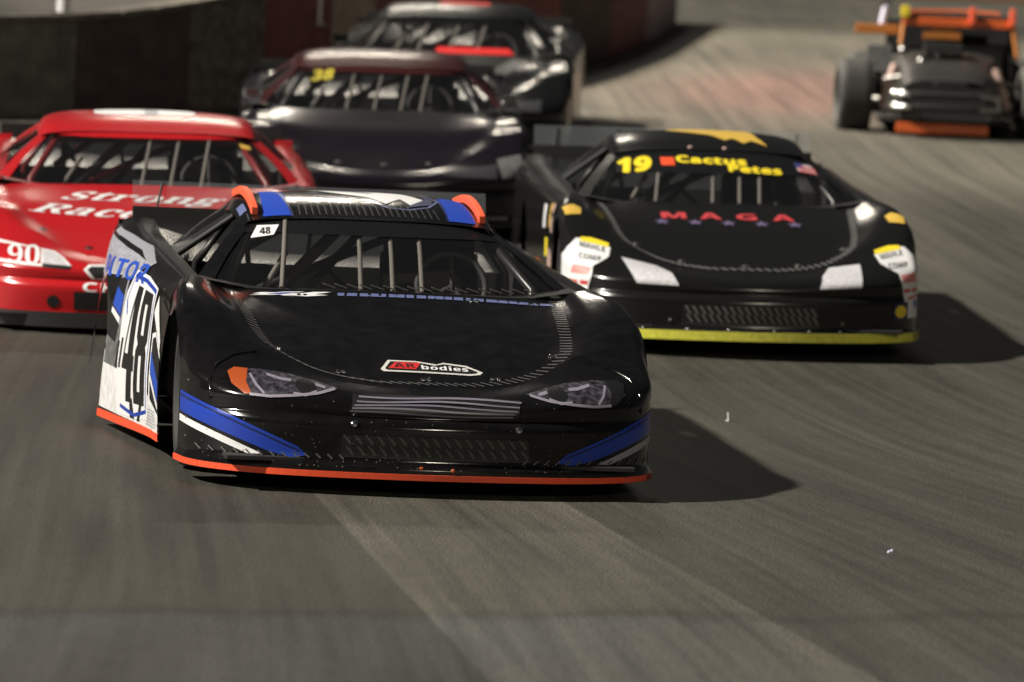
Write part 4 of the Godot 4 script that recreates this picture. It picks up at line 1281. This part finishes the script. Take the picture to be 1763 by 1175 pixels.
# ---------------------------------------------------------------- the open wheel modified
func modified() -> void:
	var car := base("open_wheel_modified", Vector3(3.66, 1.01, -49.3), -0.05)
	car.rotation = Vector3(0.0, -0.05, 0.0)
	tag(car, "black open wheel race car with orange roof and orange front bar", "race car")
	wheel(car, Vector3(-0.80, 0.33, -0.62), -1.0, 0.33, 0.29, "rim_black", 0.10)
	wheel(car, Vector3(0.80, 0.33, -0.62), 1.0, 0.33, 0.29, "rim_black", 0.10)
	wheel(car, Vector3(-0.68, 0.35, -3.20), -1.0, 0.35, 0.33)
	wheel(car, Vector3(0.68, 0.35, -3.20), 1.0, 0.35, 0.33)
	# nose and hood
	var hood := mirrored([
		[Vector3(0, 0.50, 0.02), Vector3(0.26, 0.49, 0.01), Vector3(0.37, 0.42, -0.01), Vector3(0.39, 0.16, -0.02)],
		[Vector3(0, 0.60, -0.35), Vector3(0.28, 0.59, -0.35), Vector3(0.40, 0.50, -0.35), Vector3(0.41, 0.16, -0.35)],
		[Vector3(0, 0.68, -0.90), Vector3(0.30, 0.67, -0.90), Vector3(0.43, 0.56, -0.90), Vector3(0.44, 0.16, -0.90)],
		[Vector3(0, 0.74, -1.50), Vector3(0.34, 0.73, -1.50), Vector3(0.50, 0.62, -1.50), Vector3(0.52, 0.16, -1.50)]])
	put("hood", shell(grid(hood, 20, 28), Vector3(0, 0.3, -0.8)), M.black_matte, car)
	put("grille", box_mesh(Vector3(0, 0.30, -0.02), Vector3(0.74, 0.30, 0.03)), M.dark_print, car)
	put("front_valance", box_mesh(Vector3(-0.02, 0.085, 0.04), Vector3(0.80, 0.085, 0.03)), M.orange_dull, car)
	var bump := st_new()
	for y in [0.27, 0.38]:
		tube(bump, [Vector3(-0.46, y, -0.10), Vector3(-0.42, y, 0.08), Vector3(-0.2, y, 0.12), Vector3(0.2, y, 0.12), Vector3(0.42, y, 0.08), Vector3(0.46, y, -0.10)], 0.02, 8)
	for x in [-0.38, 0.38]:
		tube(bump, [Vector3(x, 0.27, 0.09), Vector3(x, 0.38, 0.09)], 0.018, 8)
	put("front_bumper", bump.commit(), M.black_trim, car)
	for s in [-1.0, 1.0]:
		var end := st_new()
		for y in [0.27, 0.38]:
			tube(end, [Vector3(s * 0.47, y, -0.02), Vector3(s * 0.42, y, 0.09), Vector3(s * 0.30, y, 0.125)], 0.024, 8)
		tube(end, [Vector3(s * 0.45, 0.27, 0.03), Vector3(s * 0.45, 0.38, 0.03)], 0.022, 8)
		put("bumper_end", end.commit(), M.chrome, car)
	# suspension
	for s in [-1.0, 1.0]:
		for q in [[Vector3(s * 0.38, 0.52, -0.45), Vector3(s * 0.68, 0.46, -0.60)], [Vector3(s * 0.38, 0.52, -0.80), Vector3(s * 0.68, 0.46, -0.64)], [Vector3(s * 0.36, 0.22, -0.45), Vector3(s * 0.68, 0.22, -0.62)]]:
			put("control_arm", tube_mesh(q, 0.017, 8), M.steel, car)
		var sh := st_new()
		tube(sh, [Vector3(s * 0.44, 0.62, -0.66), Vector3(s * 0.56, 0.26, -0.62)], 0.034, 10)
		put("shock_absorber", sh.commit(), M.pink_print, car)
		# body side and cockpit wall
		put("side_panel", box_mesh(Vector3(s * 0.60, 0.50, -2.35), Vector3(0.03, 0.50, 1.9)), M.black_paint_soft, car)
		var nb := st_new()
		tube(nb, [Vector3(s * 0.55, 0.30, -1.3), Vector3(s * 0.86, 0.30, -1.5), Vector3(s * 0.86, 0.30, -2.6), Vector3(s * 0.58, 0.30, -2.8)], 0.022, 8)
		put("nerf_bar", nb.commit(), M.steel, car)
	put("cockpit_bulkhead", box_mesh(Vector3(0.06, 0.70, -2.85), Vector3(1.14, 0.62, 0.03)), M.black_inside, car)
	put("windscreen_cowl", box_mesh(Vector3(0, 0.66, -1.62), Vector3(1.06, 0.26, 0.04)), M.black_paint_soft, car)
	put("air_cleaner", box_mesh(Vector3(-0.02, 0.77, -1.05), Vector3(0.34, 0.10, 0.34)), M.black_trim, car)
	put("side_deflector", box_mesh(Vector3(-0.58, 0.66, -1.30), Vector3(0.22, 0.24, 0.03)), M.scuff_grey, car)
	# roof on its cage
	put("roof", box_mesh(Vector3(0.12, 1.030, -2.27), Vector3(0.98, 0.03, 1.0), Basis(Vector3.RIGHT, -0.06)), M.black_trim, car)
	put("roof_front_rail", tube_mesh([Vector3(-0.3, 1.085, -2.0), Vector3(0.1, 1.105, -2.1), Vector3(0.5, 1.095, -2.0)], 0.014, 6), M.orange_dull, car)
	put("roof_edge", box_mesh(Vector3(0.12, 1.000, -1.73), Vector3(1.0, 0.075, 0.05)), M.orange_dull, car)
	for x in [-0.36, 0.60]:
		put("roof_post", tube_mesh([Vector3(x * 1.1, 0.70, -1.66), Vector3(x, 1.025, -1.76)], 0.022, 8), M.amber_dull, car)
		put("roof_post", tube_mesh([Vector3(x * 1.1, 0.70, -2.80), Vector3(x, 1.055, -2.72)], 0.022, 8), M.black_trim, car)
	for x in [0.24, 0.60]:
		put("roof_fin", box_mesh(Vector3(x, 1.070, -1.70), Vector3(0.05, 0.15, 0.10)), M.orange_rail, car)
	put("roof_light_block", box_mesh(Vector3(-0.36, 1.085, -1.72), Vector3(0.075, 0.10, 0.08)), M.yellow_vinyl, car)
	put("rear_wing", box_mesh(Vector3(0.15, 1.105, -3.6), Vector3(1.3, 0.16, 0.02), Basis(Vector3.RIGHT, -0.5)), M.lexan, car)
	put("dashboard_panel", box_mesh(Vector3(-0.02, 0.885, -1.74), Vector3(0.34, 0.07, 0.03)), M.amber_dull, car)
	var gus := st_new()
	for k in 1:
		tri(gus, Vector3(-0.13, 0.915, -1.73), Vector3(0.11, 0.915, -1.73), Vector3(0.05, 1.015, -1.74), Vector3.BACK)
		tri(gus, Vector3(-0.13, 0.915, -1.73), Vector3(0.05, 1.015, -1.74), Vector3(-0.05, 1.015, -1.74), Vector3.BACK)
	put("dash_gusset", gus.commit(), M.amber_dull, car)
	put("side_visor", box_mesh(Vector3(-0.60, 0.915, -1.85), Vector3(0.40, 0.085, 0.04)), M.amber_dull, car)
	put("antenna_post", tube_mesh([Vector3(-0.56, 0.955, -1.90), Vector3(-0.53, 1.125, -1.95)], 0.035, 8), M.lavender_paint, car)
	var ms := st_new()
	lathe(ms, [Vector2(-0.03, 0.001), Vector2(-0.03, 0.05), Vector2(0.03, 0.05), Vector2(0.03, 0.001)], Vector3(-0.53, 1.155, -1.95), Vector3.BACK, 14)
	put("post_cap", ms.commit(), M.chrome, car)
	put("seat", box_mesh(Vector3(0.18, 0.62, -2.55), Vector3(0.46, 0.55, 0.1)), M.black_seat, car)
	put("floor_pan", box_mesh(Vector3(0, 0.14, -1.9), Vector3(1.16, 0.02, 3.5)), M.black_inside, car)
	for q in [Vector3(-0.36, 0.745, -1.35), Vector3(-0.20, 0.66, -0.72), Vector3(-0.05, 0.72, -0.95)]:
		var st := st_new()
		bolt(st, q, Vector3(0, 0.8, 0.6), 0.05)
		put("headlamp_cap", st.commit(), M.chrome, car)

# ---------------------------------------------------------------- small things on the track, and the floodlights
func bits() -> void:
	var q := base("track_debris", Vector3(1.11, rise(28.68), -28.68))
	tag(q, "upright sliver of white debris on the asphalt right of car 48", "debris", "bits of debris on the track")
	put("chip", box_mesh(Vector3(0, 0.022, 0), Vector3(0.008, 0.044, 0.02), Basis(Vector3.BACK, 0.06)), M.white_vinyl, q)
	put("chip", box_mesh(Vector3(-0.004, 0.003, 0.012), Vector3(0.018, 0.006, 0.02)), M.white_vinyl, q)
	var r := base("track_debris", Vector3(1.54, 0.0, -22.45))
	tag(r, "pair of tiny pale pebbles lying on the asphalt at the lower right", "debris", "bits of debris on the track")
	for e in [[-0.008, 0.0], [0.008, -0.06]]:
		var st := st_new()
		lathe(st, [Vector2(0, 0.008), Vector2(0.006, 0.0075), Vector2(0.010, 0.004), Vector2(0.011, 0.0005)], Vector3(e[0], 0, e[1]), Vector3.UP, 9)
		put("pebble", st.commit(), M.lavender_paint, r)

func tower(at: Vector3, look: Vector3, energy: float, n: int, glow: float, label: String, spread := 1.0, angle := 32.0) -> void:
	var t := base("floodlight_tower", Vector3(at.x, rise(maxf(-at.z, 0.0)) - 0.3, at.z))
	tag(t, label, "floodlight", "floodlight towers round the track")
	var h := at.y - t.position.y
	var st := st_new()
	lathe(st, [Vector2(0, 0.26), Vector2(h, 0.13)], Vector3.ZERO, Vector3.UP, 14)
	put("mast", st.commit(), M.steel, t)
	var dir := (look - at).normalized()
	var side := dir.cross(Vector3.UP).normalized()
	var bar := st_new()
	beam(bar, Vector3(0, h, 0) - side * spread * n * 0.55, Vector3(0, h, 0) + side * spread * n * 0.55, 0.1, 0.1)
	put("crossbar", bar.commit(), M.steel, t)
	for k in n:
		var p := Vector3(0, h + 0.1, 0) + side * (k - (n - 1) * 0.5) * spread + dir * 0.35
		var hs := st_new()
		lathe(hs, [Vector2(-0.34, 0.06), Vector2(-0.2, 0.2), Vector2(0.0, 0.30), Vector2(0.02, 0.30), Vector2(0.0, 0.27)], p, dir, 20)
		put("lamp_housing", hs.commit(), M.steel, t)
		var ls := st_new()
		disc(ls, p - dir * 0.01, dir, 0.27, 20)
		put("lamp", ls.commit(), lamp_glow(glow), t)
		var l := SpotLight3D.new()
		l.name = "lamp_light"
		t.add_child(l, true)
		l.position = p + dir * 0.04
		l.look_at_from_position(l.global_position, look)
		l.light_energy = energy / n
		l.light_color = Color(1.0, 0.95, 0.86)
		l.light_size = 0.27
		l.spot_range = 220.0
		l.spot_attenuation = 2.0
		l.spot_angle = angle
		l.spot_angle_attenuation = 0.6
		l.shadow_enabled = true

var glows := {}
func lamp_glow(e: float) -> StandardMaterial3D:
	if not glows.has(e):
		var m := StandardMaterial3D.new()
		m.resource_name = "lamp_glow"
		m.albedo_color = Color(0.9, 0.9, 0.9)
		m.emission_enabled = true
		m.emission = Color(1.0, 0.96, 0.9)
		m.emission_energy_multiplier = e
		glows[e] = m
	return glows[e]

func materials() -> void:
	var bp := noisy("black_paint", Color(0.009, 0.0085, 0.009), 0.6, 0.02, 1.0, 1.3)
	bp.roughness_texture = noise_tex(0.018, 512, 77, Color(0.10, 0.10, 0.10), Color(0.17, 0.17, 0.17), 5)
	bp.roughness_texture_channel = BaseMaterial3D.TEXTURE_CHANNEL_RED
	mat("black_matte", Color(0.012, 0.012, 0.012), 0.42)
	mat("black_deck", Color(0.010, 0.010, 0.010), 0.22)
	mat("black_paint_soft", Color(0.008, 0.008, 0.008), 0.18)
	mat("red_paint", Color(0.42, 0.012, 0.016), 0.20)
	mat("red_dark", Color(0.16, 0.010, 0.012), 0.4)
	mat("purple_paint", Color(0.008, 0.006, 0.009), 0.16)
	mat("maroon_paint", Color(0.042, 0.011, 0.011), 0.22)
	mat("graphite_paint", Color(0.005, 0.0055, 0.0055), 0.20)
	mat("graphite_pale", Color(0.035, 0.038, 0.038), 0.3)
	mat("black_trim", Color(0.010, 0.010, 0.010), 0.55)
	mat("black_inside", Color(0.010, 0.010, 0.010), 0.7)
	mat("black_vinyl", Color(0.008, 0.008, 0.009), 0.3)
	mat("black_valance", Color(0.022, 0.021, 0.022), 0.4)
	mat("black_seat", Color(0.014, 0.014, 0.016), 0.75)
	mat("rubber", Color(0.026, 0.025, 0.024), 0.72)
	mat("rim_black", Color(0.015, 0.015, 0.016), 0.35)
	mat("cage_grey", Color(0.022, 0.021, 0.021), 0.35)
	mat("brace_grey", Color(0.16, 0.145, 0.13), 0.4)
	mat("wheel_grey", Color(0.014, 0.013, 0.012), 0.7)
	mat("orange_vinyl", Color(0.78, 0.085, 0.030), 0.4)
	mat("orange_rail", Color(0.85, 0.12, 0.05), 0.45)
	mat("orange_dull", Color(0.58, 0.10, 0.015), 0.45)
	mat("amber_dull", Color(0.42, 0.14, 0.02), 0.5)
	mat("amber_print", Color(0.34, 0.062, 0.014), 0.35)
	mat("yellow_vinyl", Color(0.80, 0.62, 0.03), 0.4)
	noisy("lime_vinyl", Color(0.86, 0.83, 0.10), 0.82, 0.03, 0.4, 3.0)
	mat("yellow_dull", Color(0.55, 0.45, 0.06), 0.45)
	mat("gold_vinyl", Color(0.62, 0.40, 0.07), 0.4)
	mat("blue_vinyl", Color(0.014, 0.045, 0.34), 0.3)
	mat("blue_bright", Color(0.020, 0.075, 0.46), 0.3)
	var bm := mat("blue_matte", Color(0.016, 0.055, 0.38), 0.6)
	bm.metallic_specular = 0.25
	mat("navy_vinyl", Color(0.010, 0.016, 0.075), 0.3)
	mat("periwinkle_vinyl", Color(0.12, 0.145, 0.30), 0.3)
	mat("white_vinyl", Color(0.74, 0.73, 0.74), 0.35)
	mat("grey_vinyl", Color(0.30, 0.30, 0.34), 0.35)
	mat("white_paint", Color(0.72, 0.70, 0.70), 0.4)
	mat("lavender_paint", Color(0.50, 0.48, 0.62), 0.4)
	mat("dark_print", Color(0.010, 0.010, 0.011), 0.4)
	mat("pale_print", Color(0.22, 0.20, 0.245), 0.35)
	mat("lavender_print", Color(0.17, 0.155, 0.20), 0.35)
	mat("pink_print", Color(0.50, 0.34, 0.30), 0.45)
	mat("red_vinyl", Color(0.55, 0.025, 0.025), 0.38)
	mat("red_soft", Color(0.50, 0.05, 0.06), 0.4)
	mat("red_pale", Color(0.72, 0.26, 0.24), 0.4)
	mat("dark_red", Color(0.045, 0.008, 0.008), 0.4)
	mat("flag_pale", Color(0.58, 0.44, 0.46), 0.4)
	mat("flag_blue", Color(0.05, 0.06, 0.22), 0.4)
	mat("star_purple", Color(0.13, 0.10, 0.19), 0.4)
	mat("badge_silver", Color(0.60, 0.58, 0.55), 0.35)
	mat("stitch", Color(0.085, 0.082, 0.082), 0.32)
	mat("stitch_pale", Color(0.15, 0.15, 0.145), 0.4)
	mat("grit", Color(0.11, 0.09, 0.07), 0.9)
	mat("rib", Color(0.035, 0.035, 0.038), 0.4)
	mat("chrome", Color(0.72, 0.72, 0.72), 0.16, 1.0)
	mat("steel", Color(0.26, 0.25, 0.24), 0.42, 1.0)
	noisy("headlight_print", Color(0.15, 0.135, 0.175), 0.0, 0.045, 0.3, 2.0)
	noisy("periwinkle_pale", Color(0.72, 0.71, 0.82), 0.40, 0.05, 0.3, 2.0)
	noisy("headlight_white", Color(0.80, 0.78, 0.82), 0.70, 0.05, 0.3, 3.0)
	noisy("headlight_dim", Color(0.10, 0.10, 0.11), 0.3, 0.05, 0.3, 3.0)
	noisy("dirty_white", Color(0.82, 0.80, 0.79), 0.78, 0.02, 0.45, 2.0)
	noisy("scuff_grey", Color(0.22, 0.22, 0.22), 0.55, 0.03, 0.4, 2.0)
	noisy("wall_dark", Color(0.20, 0.19, 0.165), 0.6, 0.02, 0.75, 0.6)
	noisy("wall_black", Color(0.105, 0.070, 0.062), 0.6, 0.02, 0.75, 0.6)
	noisy("wall_brown", Color(0.22, 0.19, 0.165), 0.45, 0.03, 0.75, 0.8)
	noisy("wall_maroon", Color(0.24, 0.075, 0.075), 0.7, 0.02, 0.75, 0.6)
	noisy("wall_grey", Color(0.42, 0.36, 0.29), 0.7, 0.02, 0.75, 0.6)
	noisy("wall_mauve", Color(0.42, 0.33, 0.35), 0.7, 0.02, 0.75, 0.6)
	noisy("wall_cap", Color(0.20, 0.175, 0.14), 0.5, 0.02, 0.8, 0.8)
	noisy("earth", Color(0.022, 0.017, 0.014), 0.4, 0.03, 0.95, 0.3)
	mat("barrier_brown", Color(0.24, 0.14, 0.08), 0.7)
	var lx := mat("lexan", Color(1, 1, 1), 0.05)
	lx.albedo_color = Color(0.5, 0.5, 0.5, 0.02)
	lx.transparency = BaseMaterial3D.TRANSPARENCY_ALPHA
	var sb := mat("spoiler_lexan", Color(1, 1, 1), 0.08)
	sb.albedo_color = Color(0.75, 0.78, 0.80, 0.09)
	sb.transparency = BaseMaterial3D.TRANSPARENCY_ALPHA
	var sm := mat("smoked", Color(1, 1, 1), 0.08)
	sm.albedo_color = Color(0.35, 0.34, 0.33, 0.16)
	sm.transparency = BaseMaterial3D.TRANSPARENCY_ALPHA

func _ready() -> void:
	rng.seed = 48
	# ---- camera: long lens from just above head height, leaning a little
	var cam := Camera3D.new()
	cam.name = "camera"
	add_child(cam)
	cam.position = Vector3(0, 2.185, 0)
	cam.basis = Basis(Vector3.RIGHT, deg_to_rad(-3.6)) * Basis(Vector3.BACK, 0.046)
	cam.fov = 6.867
	cam.near = 0.5
	cam.far = 900.0
	var ca := CameraAttributesPhysical.new()
	ca.frustum_focal_length = 200.0
	ca.frustum_focus_distance = 24.6
	ca.frustum_near = 0.5
	ca.frustum_far = 900.0
	ca.exposure_aperture = 3.2
	cam.attributes = ca
	cam.current = true
	# ---- night sky
	var e := Environment.new()
	e.background_mode = Environment.BG_SKY
	var sky := Sky.new()
	var ps := ProceduralSkyMaterial.new()
	ps.sky_top_color = lin(0.012, 0.0125, 0.014)
	ps.sky_horizon_color = lin(0.036, 0.034, 0.031)
	ps.ground_bottom_color = lin(0.006, 0.006, 0.006)
	ps.ground_horizon_color = lin(0.012, 0.011, 0.010)
	ps.sun_angle_max = 1.0
	sky.sky_material = ps
	e.sky = sky
	e.tonemap_mode = Environment.TONE_MAPPER_LINEAR
	e.tonemap_exposure = 1.6
	e.sdfgi_enabled = true
	e.ssao_enabled = true
	e.ssil_enabled = true
	var we := WorldEnvironment.new()
	we.name = "world"
	we.environment = e
	add_child(we)
	# ---- the main floodlights, far off to the left and a little in front of the cars
	var sun := DirectionalLight3D.new()
	sun.name = "main_floodlight"
	add_child(sun)
	var L := Vector3(-0.722, 0.665, 0.19)
	sun.look_at_from_position(L * 50.0, Vector3.ZERO)
	sun.light_energy = 1.35
	sun.light_color = Color(1.0, 0.98, 0.93)
	sun.light_angular_distance = 2.4
	sun.shadow_enabled = true
	materials()
	build_setting()
	# ---- floodlight tower behind the field, plus two unseen ones added for fill light
	tower(Vector3(-4.6, 22.4, -96.0), Vector3(0, 0, -32), 20.0, 6, 60.0, "tall floodlight tower with a row of lamps beyond the far end of the wall", 1.1)
	tower(Vector3(-16.0, 22.0, -62.0), Vector3(3.0, 1.4, -57.0), 1500.0, 4, 12.0, "added unseen tower of four lamps that brightens the asphalt of the far turn", 1.0, 25.0)  # added to brighten the far asphalt
	tower(Vector3(15.0, 16.0, 24.0), Vector3(0, 0.5, -26), 260.0, 4, 12.0, "added unseen fill light tower with four lamps behind the camera", 1.0)  # added as fill for the car fronts and shadows
	car_48()
	car_19()
	car_90()
	car_38()
	car_back()
	modified()
	bits()
